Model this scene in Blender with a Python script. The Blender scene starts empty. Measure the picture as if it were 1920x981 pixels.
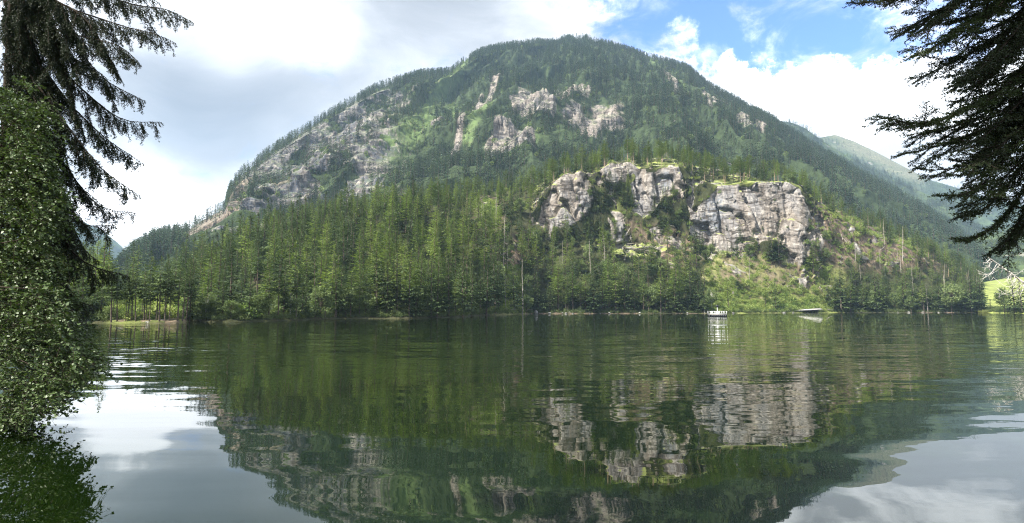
import bpy, math, random
import numpy as np
R = math.radians
random.seed(7)
RNG = np.random.default_rng(11)

# ------------------------------------------------------------------ camera
W0, H0, FPX = 1920.0, 981.0, 1104.0
HOR = 578.0                      # picture row of the horizon
CAMH = 3.0
PITCH = math.atan((HOR - H0 / 2) / FPX)
SC = bpy.context.scene
COL = SC.collection
cam_d = bpy.data.cameras.new('camera')
cam_d.sensor_width = 36.0
cam_d.lens = 36.0 * FPX / W0
cam_d.clip_start = 0.1
cam_d.clip_end = 20000
cam = bpy.data.objects.new('camera', cam_d)
COL.objects.link(cam)
cam.location = (0, 0, CAMH)
cam.rotation_euler = (R(90) + PITCH, 0, 0)
SC.camera = cam

# ------------------------------------------------------------------ light
SUN_TO = np.array([-0.56, -0.40, 0.72]); SUN_TO /= np.linalg.norm(SUN_TO)
sun_d = bpy.data.lights.new('sun', 'SUN')
sun_d.energy = 5.0
sun_d.angle = R(0.5)
sun_d.color = (1.0, 0.95, 0.86)
sun = bpy.data.objects.new('sun', sun_d)
COL.objects.link(sun)
from mathutils import Vector
sun.rotation_euler = Vector(SUN_TO.tolist()).to_track_quat('Z', 'Y').to_euler()
SUN_EL = math.asin(SUN_TO[2])
SUN_AZ = math.atan2(SUN_TO[0], SUN_TO[1])        # from +Y towards +X

SC.view_settings.view_transform = 'Standard'
SC.view_settings.look = 'None'
SC.view_settings.exposure = 1.25
SC.view_settings.gamma = 1.0
SC.view_settings.use_curve_mapping = False
SC.cycles.use_denoising = True
SC.cycles.denoising_prefilter = 'NONE'
SC.cycles.filter_width = 1.1
SC.cycles.max_bounces = 5
SC.cycles.diffuse_bounces = 2
SC.cycles.glossy_bounces = 3
SC.cycles.transmission_bounces = 2
SC.cycles.volume_bounces = 0
SC.cycles.transparent_max_bounces = 4
SC.cycles.caustics_reflective = False
SC.cycles.caustics_refractive = False
SC.cycles.sample_clamp_indirect = 6.0


def ray(px, py):
    """picture point -> (x/y, z/y) of its ray from the camera"""
    px = np.asarray(px, float); py = np.asarray(py, float)
    u = (px - W0 / 2) / FPX
    v = (H0 / 2 - py) / FPX
    cp, sp = math.cos(PITCH), math.sin(PITCH)
    y = cp - v * sp
    z = sp + v * cp
    return u / y, z / y


def proj(P):
    x, y, z = P[..., 0], P[..., 1], P[..., 2] - CAMH
    cp, sp = math.cos(PITCH), math.sin(PITCH)
    f = y * cp + z * sp
    v = -y * sp + z * cp
    return W0 / 2 + FPX * x / f, H0 / 2 - FPX * v / f


def at(px, py, D):
    a, e = ray(px, py)
    return np.array([a * D, D, CAMH + e * D], float)


# ------------------------------------------------------------------ world
class NT:
    """small helper to wire shader nodes"""
    def __init__(s, tree):
        s.t = tree
    def n(s, typ, **kw):
        nd = s.t.nodes.new(typ)
        for k, v in kw.items():
            setattr(nd, k, v)
        return nd
    def put(s, sock, v):
        if isinstance(v, bpy.types.NodeSocket):
            s.t.links.new(v, sock)
        elif v is not None:
            if sock.type == 'RGBA' and len(v) == 3:
                v = (*v, 1)
            sock.default_value = v
    def m(s, op, a, b=None, c=None, clamp=False):
        nd = s.n('ShaderNodeMath', operation=op, use_clamp=clamp)
        s.put(nd.inputs[0], a)
        if b is not None: s.put(nd.inputs[1], b)
        if c is not None: s.put(nd.inputs[2], c)
        return nd.outputs[0]
    def v(s, op, a, b=None, scale=None):
        nd = s.n('ShaderNodeVectorMath', operation=op)
        s.put(nd.inputs[0], a)
        if b is not None: s.put(nd.inputs[1], b)
        if scale is not None: s.put(nd.inputs[3], scale)
        return nd.outputs['Value'] if op in ('LENGTH', 'DOT_PRODUCT', 'DISTANCE') else nd.outputs[0]
    def mr(s, v, a, b, c=0.0, d=1.0, smooth=True):
        nd = s.n('ShaderNodeMapRange', interpolation_type='SMOOTHSTEP' if smooth else 'LINEAR')
        for i, x in enumerate((v, a, b, c, d)):
            s.put(nd.inputs[i], x)
        return nd.outputs[0]
    def mix(s, f, a, b, blend='MIX'):
        nd = s.n('ShaderNodeMix', data_type='RGBA', blend_type=blend)
        s.put(nd.inputs[0], f); s.put(nd.inputs[6], a); s.put(nd.inputs[7], b)
        return nd.outputs[2]
    def noise(s, vec, scale, detail=4.0, rough=0.5, dist=0.0, color=False):
        nd = s.n('ShaderNodeTexNoise')
        s.put(nd.inputs['Vector'], vec)
        nd.inputs['Scale'].default_value = scale
        nd.inputs['Detail'].default_value = detail
        nd.inputs['Roughness'].default_value = rough
        nd.inputs['Distortion'].default_value = dist
        return nd.outputs['Color' if color else 'Fac']
    def attr(s, name):
        nd = s.n('ShaderNodeAttribute', attribute_name=name)
        return nd.outputs['Fac']


wd = bpy.data.worlds.new('World')
SC.world = wd
wd.use_nodes = True
wd.node_tree.nodes.clear()
w = NT(wd.node_tree)
skyt = w.n('ShaderNodeTexSky', sky_type='NISHITA')
skyt.sun_disc = False
skyt.sun_elevation = SUN_EL
skyt.sun_rotation = SUN_AZ
skyt.altitude = 900
skyt.air_density = 1.0
skyt.dust_density = 0.6
tc = w.n('ShaderNodeTexCoord')
dirv = w.v('NORMALIZE', tc.outputs['Generated'])
warp = w.v('SUBTRACT', w.noise(dirv, 7.0, 9, 0.68, color=True), (0.5, 0.5, 0.5))
dw = w.v('ADD', dirv, w.v('SCALE', warp, scale=0.26))
warp2 = w.v('SUBTRACT', w.noise(dirv, 3.0, 2, 0.5, color=True), (0.5, 0.5, 0.5))
ds = w.v('ADD', dirv, w.v('SCALE', warp2, scale=0.12))


def blob(px, py, r, amp, soft=0.0, src=None, k=1.5):
    a, e = ray(px, py)
    c = np.array([a, 1.0, e]); c /= np.linalg.norm(c)
    d = w.v('SUBTRACT', src or dw, tuple(c))
    L = w.v('LENGTH', w.v('MULTIPLY', d, (1, 1, k)))
    return w.mr(L, r * soft, r, amp, 0.0)


def total(items):
    s = None
    for it in items:
        s = it if s is None else w.m('ADD', s, it)
    return s


n_big = w.noise(dirv, 3.2, 7, 0.62, 0.3)
n_fine = w.noise(w.v('MULTIPLY', dirv, (1, 1, 1.8)), 9.0, 8, 0.66, 0.6)
holes = total([blob(1190, 25, .13, .9), blob(1300, 60, .13, 1.0), blob(1385, 90, .12, 1.0), blob(1350, 20, .12, .8),
               blob(1480, 60, .13, .85), blob(1330, 110, .07, .8), blob(1620, 60, .15, .60), blob(1600, 130, .10, .45),
               blob(1500, 120, .10, .6), blob(1080, 10, .08, .5), blob(1250, -60, .2, .6), blob(1450, -90, .25, .7),
               blob(1750, 100, .14, .4), blob(1700, -150, .4, .4)])
cum = total([blob(1385, 165, .060, 1.2, .3), blob(1440, 135, .050, 1.2, .3), blob(1490, 165, .060, 1.2, .3),
             blob(1560, 185, .07, 1.1, .3), blob(1690, 170, .060, 1.1, .3), blob(1640, 220, .10, 1.2, .3),
             blob(1500, 220, .12, 1.3, .3), blob(1400, 200, .09, 1.3, .3), blob(1720, 260, .12, 1.2, .3),
             blob(1265, 60, .045, .5, .0), blob(1400, 60, .06, .35, .0), blob(1850, 250, .15, 1.1, .3),
             blob(1600, 290, .12, 1.2, .3)])
cov = w.m('ADD', w.m('MULTIPLY', w.m('SUBTRACT', n_big, 0.5), 1.3), 0.86)
cov = w.m('ADD', cov, w.m('MULTIPLY', w.m('SUBTRACT', n_fine, 0.5), 2.3))
cov = w.m('SUBTRACT', cov, w.m('MINIMUM', holes, 0.98))
cov = w.m('ADD', cov, cum)
covm = w.mr(cov, -0.30, 0.80)
grey = total([blob(300, 170, .19, .8, 0, ds), blob(380, 200, .22, .7, 0, ds), blob(330, 120, .10, .35, 0, ds),
              blob(450, 245, .19, .6, 0, ds), blob(560, 180, .17, .6, 0, ds), blob(650, 155, .16, .5, 0, ds), blob(400, 290, .10, .45, 0, ds),
              blob(730, 60, .18, .6, 0, ds), blob(880, 20, .18, .7, 0, ds), blob(1010, 20, .12, .4, 0, ds), blob(1130, 40, .12, .3, 0, ds), blob(830, -60, .25, .5, 0, ds)])
light = total([blob(430, 120, .07, .5, 0, ds), blob(550, 50, .16, .5, 0, ds), blob(530, 230, .05, .4, 0, ds),
               blob(290, 390, .13, .7, 0, ds), blob(620, 70, .10, .5, 0, ds)])
g = w.m('SUBTRACT', grey, light)
g = w.m('ADD', g, w.m('MULTIPLY', w.m('SUBTRACT', w.noise(w.v('MULTIPLY', ds, (1, 1, 1.7)), 4.5, 9, .58, 0.4), 0.5), 3.0))
g = w.m('ADD', g, 0.25)
g = w.m('ADD', w.mr(g, -0.25, 1.3, 0.0, 0.72), w.mr(g, 0.6, 3.2, 0.0, 0.38))
ccol = w.mix(w.mr(g, 0.30, 1.0, 0, 1, False), (5.9, 6.0, 6.2), (2.1, 2.22, 2.5))
ccol = w.mix(w.mr(g, -0.05, 0.22, 0, 1), (16.0, 16.1, 16.3), ccol)
# overhead and behind the camera the clouds are thinner and duller
sepd = w.n('ShaderNodeSeparateXYZ'); w.put(sepd.inputs[0], dirv)
front = w.m('MULTIPLY', w.mr(sepd.outputs[1], -0.1, 0.6), w.mr(sepd.outputs[2], 0.95, 0.55))
ccol = w.mix(front, (5.0, 5.3, 5.8), ccol)
skyc = w.mix(1.0, skyt.outputs[0], (0.75, 1.15, 1.9), 'MULTIPLY')
fin = w.mix(covm, skyc, ccol)
bg = w.n('ShaderNodeBackground')
w.put(bg.inputs[0], fin)
bg.inputs[1].default_value = 0.085
wo = w.n('ShaderNodeOutputWorld')
w.t.links.new(bg.outputs[0], wo.inputs[0])


# ------------------------------------------------------------------ materials
def mat(name):
    m = bpy.data.materials.new(name)
    m.use_nodes = True
    m.node_tree.nodes.clear()
    k = NT(m.node_tree)
    out = k.n('ShaderNodeOutputMaterial')
    return m, k, out


def principled(k, out, col, rough=0.8, spec=0.3, normal=None, metal=0.0):
    p = k.n('ShaderNodeBsdfPrincipled')
    k.put(p.inputs['Base Color'], col)
    k.put(p.inputs['Roughness'], rough)
    k.put(p.inputs['Specular IOR Level'], spec)
    k.put(p.inputs['Metallic'], metal)
    if normal is not None:
        k.put(p.inputs['Normal'], normal)
    k.t.links.new(p.outputs[0], out.inputs[0])
    return p


def simple(name, col, rough=0.7, spec=0.3, vary=0.25, scale=3.0, metal=0.0):
    m, k, out = mat(name)
    tcn = k.n('ShaderNodeTexCoord')
    n = k.noise(tcn.outputs['Object'], scale, 5, 0.6)
    f = k.mr(n, 0.3, 0.7, 1 - vary, 1 + vary)
    c = k.v('SCALE', tuple(col), scale=f)
    principled(k, out, c, rough, spec, metal=metal)
    return m


def foliage(name, dark, lite, transl=0.25, rough=0.6, spec=0.25, nscale=0.25):
    m, k, out = mat(name)
    oi = k.n('ShaderNodeObjectInfo')
    tcn = k.n('ShaderNodeTexCoord')
    n = k.noise(tcn.outputs['Object'], nscale, 3, 0.6)
    f = k.m('ADD', k.m('MULTIPLY', oi.outputs['Random'], 0.75), k.m('MULTIPLY', k.m('SUBTRACT', n, 0.5), 1.1), clamp=True)
    c = k.mix(f, dark, lite)
    p = principled(k, out, c, rough, spec)
    if transl > 0:
        tr = k.n('ShaderNodeBsdfTranslucent')
        k.put(tr.inputs[0], k.mix(1.0, c, (1.15, 1.25, 0.6), 'MULTIPLY'))
        mx = k.n('ShaderNodeMixShader'); mx.inputs[0].default_value = transl
        k.t.links.new(p.outputs[0], mx.inputs[1]); k.t.links.new(tr.outputs[0], mx.inputs[2])
        k.t.links.new(mx.outputs[0], out.inputs[0])
    return m


M = {}
M['spruce'] = foliage('spruce_needles', (0.0378, 0.0619, 0.0228), (0.1155, 0.1596, 0.0570))
M['larch'] = foliage('larch_needles', (0.1155, 0.1693, 0.0455), (0.2520, 0.3096, 0.0949), 0.3)
M['pine'] = foliage('pine_needles', (0.0788, 0.1161, 0.0405), (0.1837, 0.2226, 0.0759))
M['leaf'] = foliage('broad_leaves', (0.1260, 0.1741, 0.0633), (0.2625, 0.3193, 0.1265), 0.3)
M['birch_leaf'] = foliage('alder_leaves', (0.072, 0.115, 0.034), (0.165, 0.220, 0.085), 0.15, 0.50, 0.5, 1.6)
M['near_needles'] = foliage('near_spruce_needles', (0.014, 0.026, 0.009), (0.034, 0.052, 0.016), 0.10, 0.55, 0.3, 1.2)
M['fresh_needles'] = foliage('fresh_spruce_needles', (0.040, 0.066, 0.018), (0.095, 0.125, 0.034), 0.15, 0.5, 0.35, 1.2)
M['far'] = foliage('far_spruce_needles', (0.0240, 0.0504, 0.0308), (0.1150, 0.1746, 0.0868), 0.15)
M['bush'] = foliage('undergrowth_leaves', (0.1575, 0.2343, 0.0519), (0.4200, 0.4583, 0.1556), 0.3)
M['trunk'] = simple('bark', (0.125, 0.100, 0.078), 0.9, 0.1, 0.4, 2.0)
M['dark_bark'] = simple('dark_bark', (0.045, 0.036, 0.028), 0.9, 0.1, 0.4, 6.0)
M['pine_bark'] = simple('pine_bark', (0.30, 0.225, 0.16), 0.9, 0.1, 0.35, 2.0)
M['birch_bark'] = simple('birch_bark', (0.62, 0.59, 0.53), 0.8, 0.2, 0.3, 2.0)
M['dead'] = simple('dead_wood', (0.36, 0.32, 0.27), 0.9, 0.1, 0.3, 1.5)
M['bleached'] = simple('bleached_wood', (0.66, 0.62, 0.56), 0.8, 0.2, 0.2, 4.0)
M['white'] = simple('white_paint', (0.78, 0.78, 0.76), 0.5, 0.4, 0.05)
M['black'] = simple('black_plastic', (0.015, 0.015, 0.018), 0.4, 0.5, 0.2)
M['deckwood'] = simple('weathered_boards', (0.44, 0.42, 0.39), 0.8, 0.2, 0.25, 1.0)
M['darkwood'] = simple('dark_boards', (0.05, 0.042, 0.035), 0.8, 0.2, 0.25, 2.0)
M['stone'] = simple('shore_stone', (0.28, 0.27, 0.25), 0.85, 0.2, 0.4, 1.2)


def rock_material(name, warm, cool, pale, veg, grass, fine=0.18, bump=1.2, soil=(0.16, 0.12, 0.085), moss=0.85):
    """ground sheet: bare rock where 'rock' is high, grass where 'grass' is high, forest floor elsewhere"""
    m, k, out = mat(name)
    geo = k.n('ShaderNodeNewGeometry')
    pos = geo.outputs['Position']
    rk, gr, cl, so = k.attr('rock'), k.attr('grass'), k.attr('cool'), k.attr('soil')
    st = k.v('MULTIPLY', pos, (1.0, 1.0, 0.32))
    n1 = k.noise(st, fine * 0.5, 6, 0.62, 0.5)
    n2 = k.noise(st, fine * 2.6, 6, 0.65, 1.0)
    n3 = k.noise(k.v('MULTIPLY', pos, (1, 1, .14)), fine * 2.2, 5, 0.65)
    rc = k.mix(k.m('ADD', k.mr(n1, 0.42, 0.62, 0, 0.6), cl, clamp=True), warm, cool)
    rc = k.mix(k.mr(n2, 0.50, 0.68, 0, 0.85), rc, pale)
    rc = k.mix(k.mr(n3, 0.52, 0.62, 0, 0.75), rc, tuple(x * 0.45 for x in warm))
    vor = k.n('ShaderNodeTexVoronoi', feature='DISTANCE_TO_EDGE')
    k.put(vor.inputs['Vector'], k.v('ADD', st, k.v('SCALE', k.noise(pos, fine, 3, .6, color=True), scale=6.0)))
    vor.inputs['Scale'].default_value = fine * 1.3
    crack = k.mr(vor.outputs['Distance'], 0.0, 0.07)
    rc = k.mix(k.m('MULTIPLY', k.m('SUBTRACT', 1.0, crack), 0.35), rc, (0.05, 0.045, 0.04))
    mp = k.n('ShaderNodeMapping'); k.put(mp.inputs['Vector'], k.v('ADD', pos, k.v('SCALE', k.noise(pos, fine * .6, 2, .5, color=True), scale=8.0)))
    mp.inputs['Rotation'].default_value = (0, R(38), 0); mp.inputs['Scale'].default_value = (.22, .5, 1.5)
    n6 = k.noise(mp.outputs[0], fine * 3.0, 5, 0.7)
    rc = k.mix(k.mr(n6, 0.52, 0.62, 0, .9), rc, tuple(x * 0.25 for x in warm))
    rc = k.mix(k.mr(n6, 0.45, 0.34, 0, .55), rc, tuple(min(.72, x * 1.12) for x in pale))
    # moss and tufts on ledges: where the face turns upward
    sp = k.n('ShaderNodeSeparateXYZ'); k.put(sp.inputs[0], geo.outputs['Normal'])
    n4 = k.noise(pos, fine * 1.2, 5, 0.65)
    ledge = k.mr(k.m('ADD', sp.outputs[2], k.m('MULTIPLY', k.m('SUBTRACT', n4, 0.5), 1.2)), 0.62, 0.86)
    rc = k.mix(k.m('MULTIPLY', ledge, moss), rc, grass)
    gc = k.mix(k.mr(n4, 0.35, 0.65), tuple(x * 0.6 for x in grass), grass)
    gc = k.mix(k.mr(n2, 0.56, 0.68, 0, .8), gc, (0.30, 0.26, 0.16))
    sc = k.mix(k.mr(n2, 0.35, 0.65), tuple(x * 0.6 for x in soil), tuple(min(1, x * 1.7) for x in soil))
    fl = k.mix(k.mr(n4, 0.4, 0.6), tuple(x * 0.6 for x in veg), veg)
    c = k.mix(gr, fl, gc)
    c = k.mix(so, c, sc)
    rm = k.mr(k.m('ADD', rk, k.m('MULTIPLY', k.m('SUBTRACT', n2, 0.5), 0.5)), 0.35, 0.6)
    c = k.mix(rm, c, rc)
    b = k.n('ShaderNodeBump')
    b.inputs['Strength'].default_value = 0.9
    b.inputs['Distance'].default_value = bump
    hgt = k.m('ADD', k.m('MULTIPLY', n2, 0.8), k.m('MULTIPLY', k.m('MULTIPLY', crack, rm), 0.15))
    hgt = k.m('SUBTRACT', hgt, k.m('MULTIPLY', k.m('MULTIPLY', n6, rm), 0.7))
    k.put(b.inputs['Height'], hgt)
    principled(k, out, c, 0.9, 0.15, b.outputs[0])
    return m


M['cliff'] = rock_material('foothill_ground', (0.29, 0.248, 0.208), (0.22, 0.228, 0.245), (0.52, 0.48, 0.42),
                           (0.060, 0.066, 0.028), (0.32, 0.37, 0.10), 0.10, 1.5)
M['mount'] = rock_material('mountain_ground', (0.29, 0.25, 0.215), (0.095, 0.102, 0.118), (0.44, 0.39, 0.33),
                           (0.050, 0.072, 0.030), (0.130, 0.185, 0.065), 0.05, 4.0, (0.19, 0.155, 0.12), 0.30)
M['bank'] = simple('bank_earth', (0.07, 0.06, 0.035), 0.95, 0.1, 0.4, 1.0)


# ------------------------------------------------------------------ scene helpers
def tag(o, label=None, cat=None, group=None, kind=None):
    if label: o['label'] = label
    if cat: o['category'] = cat
    if group: o['group'] = group
    if kind: o['kind'] = kind
    return o


def link(name, me, material=None, parent=None):
    if material is not None and not me.materials:
        me.materials.append(material)
    o = bpy.data.objects.new(name, me)
    COL.objects.link(o)
    if parent is not None:
        o.parent = parent
    return o


def empty(name, loc=(0, 0, 0)):
    o = bpy.data.objects.new(name, None)
    o.empty_display_size = 0.5
    o.location = loc
    COL.objects.link(o)
    return o


def mesh_np(name, V, Q, smooth=False, mats=None, mi=None):
    """V (n,3), Q (m,3|4) or list of such arrays"""
    Qs = Q if isinstance(Q, list) else [Q]
    Qs = [np.asarray(q, np.int32) for q in Qs if len(q)]
    me = bpy.data.meshes.new(name)
    V = np.asarray(V, np.float32)
    me.vertices.add(len(V))
    me.vertices.foreach_set('co', V.ravel())
    nl = sum(q.size for q in Qs); npoly = sum(len(q) for q in Qs)
    me.loops.add(nl)
    me.loops.foreach_set('vertex_index', np.concatenate([q.ravel() for q in Qs]))
    me.polygons.add(npoly)
    sizes = np.concatenate([np.full(len(q), q.shape[1], np.int32) for q in Qs])
    starts = np.concatenate([[0], np.cumsum(sizes)[:-1]]).astype(np.int32)
    me.polygons.foreach_set('loop_start', starts)
    me.polygons.foreach_set('loop_total', sizes)
    if smooth:
        me.polygons.foreach_set('use_smooth', np.ones(npoly, bool))
    if mats:
        for mm in mats: me.materials.append(mm)
    if mi is not None:
        me.polygons.foreach_set('material_index', np.asarray(mi, np.int32))
    me.update(calc_edges=True)
    me.validate()
    return me


class Geo:
    """collects quads/tris"""
    def __init__(s):
        s.V = []; s.Q = []; s.T = []; s.n = 0
    def add(s, V, Q):
        Q = np.asarray(Q) + s.n
        s.V.append(np.asarray(V, float)); s.n += len(V)
        (s.Q if Q.shape[1] == 4 else s.T).append(Q)
    def tube(s, pts, rad, n=6, cap=True):
        pts = np.asarray(pts, float); rad = np.broadcast_to(np.asarray(rad, float), (len(pts),))
        t = np.gradient(pts, axis=0)
        t /= np.linalg.norm(t, axis=1)[:, None] + 1e-9
        ref = np.array([0, 0, 1.0]) if abs(t[0, 2]) < 0.9 else np.array([1.0, 0, 0])
        u = np.cross(t, ref); u /= np.linalg.norm(u, axis=1)[:, None] + 1e-9
        v = np.cross(t, u)
        a = np.linspace(0, 2 * np.pi, n, endpoint=False)
        ring = (np.cos(a)[None, :, None] * u[:, None] + np.sin(a)[None, :, None] * v[:, None]) * rad[:, None, None]
        V = (pts[:, None] + ring).reshape(-1, 3)
        k = np.arange(len(pts) - 1)[:, None] * n; j = np.arange(n)[None, :]; j2 = (j + 1) % n
        Q = np.stack([k + j, k + j2, k + n + j2, k + n + j], -1).reshape(-1, 4)
        s.add(V, Q)
    def kites(s, base, d, side, L, Wd, fold=0.12):
        L = np.asarray(L)[:, None]; Wd = np.asarray(Wd)[:, None]
        up = np.cross(d, side)
        a = base; b = base + d * L * .42 + side * Wd * .5 - up * L * fold
        c = base + d * L; e = base + d * L * .42 - side * Wd * .5 - up * L * fold
        V = np.stack([a, b, c, e], 1).reshape(-1, 3)
        Q = np.arange(len(base) * 4).reshape(-1, 4)
        s.add(V, Q)
    def box(s, c, sz, rot=0.0):
        c = np.asarray(c, float); h = np.asarray(sz, float) / 2
        g = np.array([[x, y, z] for x in (-1, 1) for y in (-1, 1) for z in (-1, 1)], float) * h
        cr, sr = math.cos(rot), math.sin(rot)
        g = np.stack([g[:, 0] * cr - g[:, 1] * sr, g[:, 0] * sr + g[:, 1] * cr, g[:, 2]], 1) + c
        s.add(g, np.array([[0, 1, 3, 2], [4, 6, 7, 5], [0, 4, 5, 1], [2, 3, 7, 6], [0, 2, 6, 4], [1, 5, 7, 3]]))
    def arrays(s):
        Qs = []
        if s.Q: Qs.append(np.concatenate(s.Q))
        if s.T: Qs.append(np.concatenate(s.T))
        return np.concatenate(s.V), Qs
    def mesh(s, name, smooth=False):
        V, Q = s.arrays()
        return mesh_np(name, V, Q, smooth)
    def build(s, name, material, parent=None, smooth=False):
        return link(name, s.mesh(name, smooth), material, parent)


# ------------------------------------------------------------------ noise
_perm = RNG.permutation(4096)
_grad = RNG.normal(size=(4096, 3)); _grad /= np.linalg.norm(_grad, axis=1)[:, None]
_jit = RNG.random((4096, 4))


def _hash(i, j, k):
    return _perm[(_perm[(_perm[i & 4095] + j) & 4095] + k) & 4095]


def perlin(P):
    P = np.asarray(P, float)
    I = np.floor(P).astype(np.int64); Fr = P - I
    U = Fr * Fr * Fr * (Fr * (Fr * 6 - 15) + 10)
    out = 0
    for dx in (0, 1):
        wx = U[..., 0] if dx else 1 - U[..., 0]
        for dy in (0, 1):
            wy = U[..., 1] if dy else 1 - U[..., 1]
            for dz in (0, 1):
                wz = U[..., 2] if dz else 1 - U[..., 2]
                gidx = _hash(I[..., 0] + dx, I[..., 1] + dy, I[..., 2] + dz)
                gg = _grad[gidx]
                dot = gg[..., 0] * (Fr[..., 0] - dx) + gg[..., 1] * (Fr[..., 1] - dy) + gg[..., 2] * (Fr[..., 2] - dz)
                out = out + wx * wy * wz * dot
    return out * 1.6


def fbm(P, octv=4, gain=0.5, ridged=False):
    P = np.asarray(P, float)
    a, s, tot = 1.0, 0, 0
    for o in range(octv):
        n = perlin(P * (2.03 ** o) + o * 17.3)
        if ridged: n = 1 - 2 * np.abs(n)
        s = s + a * n; tot += a; a *= gain
    return s / tot


def worley(P):
    """distance to nearest feature point and that cell's random value"""
    P = np.asarray(P, float)
    I = np.floor(P).astype(np.int64)
    best = np.full(P.shape[:-1], 9.0); second = best.copy(); val = np.zeros_like(best)
    for dx in (-1, 0, 1):
        for dy in (-1, 0, 1):
            for dz in (-1, 0, 1):
                c = I + np.array([dx, dy, dz])
                h = _hash(c[..., 0], c[..., 1], c[..., 2])
                q = c + _jit[h][..., :3]
                d = np.sqrt(((P - q) ** 2).sum(-1))
                new = d < best
                second = np.where(new, best, np.minimum(second, d))
                val = np.where(new, _jit[h][..., 3], val)
                best = np.where(new, d, best)
    return best, second, val


# ------------------------------------------------------------------ picture-space areas (used to say where rock, grass, trees are)
def sdf(px, py, poly):
    poly = np.asarray(poly, float)
    d = np.full(px.shape, 1e9); inside = np.zeros(px.shape, bool)
    for i in range(len(poly)):
        a, b = poly[i], poly[(i + 1) % len(poly)]
        ab = b - a
        t = np.clip(((px - a[0]) * ab[0] + (py - a[1]) * ab[1]) / (ab @ ab + 1e-9), 0, 1)
        d = np.minimum(d, np.hypot(px - a[0] - t * ab[0], py - a[1] - t * ab[1]))
        cond = ((a[1] > py) != (b[1] > py)) & (px < (b[0] - a[0]) * (py - a[1]) / (b[1] - a[1] + 1e-12) + a[0])
        inside ^= cond
    return np.where(inside, -d, d)


def area(px, py, polys, soft=6.0, nz=None):
    m = np.zeros(px.shape)
    for poly in polys:
        s = sdf(px, py, poly)
        if nz is not None: s = s + nz
        m = np.maximum(m, np.clip(0.5 - s / (2 * soft), 0, 1))
    return m


def stroke(px, py, lines, nz=None):
    """lines: list of (points, half width)"""
    m = np.zeros(px.shape)
    for pts, hw in lines:
        pts = np.asarray(pts, float); d = np.full(px.shape, 1e9)
        for a, b in zip(pts[:-1], pts[1:]):
            ab = b - a
            t = np.clip(((px - a[0]) * ab[0] + (py - a[1]) * ab[1]) / (ab @ ab), 0, 1)
            d = np.minimum(d, np.hypot(px - a[0] - t * ab[0], py - a[1] - t * ab[1]))
        if nz is not None: d = d + nz * 0.6
        m = np.maximum(m, np.clip(1.5 - d / hw, 0, 1))
    return m


# ------------------------------------------------------------------ terrain sheets
class Curve:
    def __init__(s, pts=None, a=None, y=None, z=None):
        if pts is not None:
            pts = np.asarray(pts, float)
            a, e = ray(pts[:, 0], pts[:, 1])
            y = pts[:, 2]; z = CAMH + e * y
        o = np.argsort(a)
        s.a, s.y, s.z = np.asarray(a)[o], np.asarray(y)[o], np.asarray(z)[o]
    def sample(s, a):
        return np.interp(a, s.a, s.y), np.interp(a, s.a, s.z)


def from_shore(pts, dy, z, zrel=None):
    pts = np.asarray(pts, float)
    a, e = ray(pts[:, 0], pts[:, 1])
    D = CAMH / (-e)
    return Curve(a=a, y=D + dy, z=np.full(len(D), float(z)))


class Sheet:
    pass


def smooth1(x, n):
    if n < 2: return x
    k = np.hanning(n + 2)[1:-1]; k /= k.sum()
    p = np.pad(x, (n, n), mode='edge')
    return np.convolve(p, k, 'same')[n:-n]


def sheet(name, curves, rows, px0, px1, ncol, material, attrs, disp=None, smooth_n=5, fmt='structure'):
    a = np.linspace(ray(px0, HOR)[0], ray(px1, HOR)[0], ncol)
    ys, zs = [], []
    for c in curves:
        y, z = c.sample(a)
        ys.append(smooth1(y, smooth_n)); zs.append(smooth1(z, smooth_n))
    Y = [ys[0][None]]; Z = [zs[0][None]]; T = [np.zeros((1, ncol))]
    for i, r in enumerate(rows):
        t = (np.arange(1, r + 1) / r)[:, None]
        Y.append(ys[i] * (1 - t) + ys[i + 1] * t)
        Z.append(zs[i] * (1 - t) + zs[i + 1] * t)
        T.append(np.broadcast_to(i + t, (r, ncol)))
    Y = np.concatenate(Y); Z = np.concatenate(Z); T = np.concatenate(T)
    P = np.stack([a[None] * Y, Y, Z], -1)
    S = Sheet(); S.T = T
    S.px, S.py = proj(P)
    at_ = attrs(S.px, S.py, P, T)
    if disp is not None:
        du = np.gradient(P, axis=1); dv = np.gradient(P, axis=0)
        N = np.cross(du, dv); N /= np.linalg.norm(N, axis=-1)[..., None] + 1e-9
        P = P + disp(P, N, at_, T, S.px, S.py)
        S.px, S.py = proj(P)
    S.P = P; S.at = at_
    Rn, Cn = P.shape[:2]
    i = np.arange(Rn - 1)[:, None] * Cn; j = np.arange(Cn - 1)[None]
    Q = np.stack([i + j, i + j + 1, i + Cn + j + 1, i + Cn + j], -1).reshape(-1, 4)
    me = mesh_np(name, P.reshape(-1, 3), Q, smooth=True)
    for k_, v_ in at_.items():
        if k_ in ('rock', 'grass', 'cool', 'soil'):
            at2 = me.attributes.new(k_, 'FLOAT', 'POINT')
            at2.data.foreach_set('value', np.clip(v_, 0, 1).astype(np.float32).ravel())
    S.obj = link(name, me, material)
    tag(S.obj, kind=fmt)
    # cell areas for scattering
    e1 = P[1:, :-1] - P[:-1, :-1]; e2 = P[:-1, 1:] - P[:-1, :-1]
    S.cell = np.linalg.norm(np.cross(e1, e2), axis=-1)
    S.cpx = S.px[:-1, :-1]; S.cpy = S.py[:-1, :-1]
    nrm = np.cross(e2, e1); S.cnz = np.abs(nrm[..., 2]) / (np.linalg.norm(nrm, axis=-1) + 1e-9)
    return S


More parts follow.
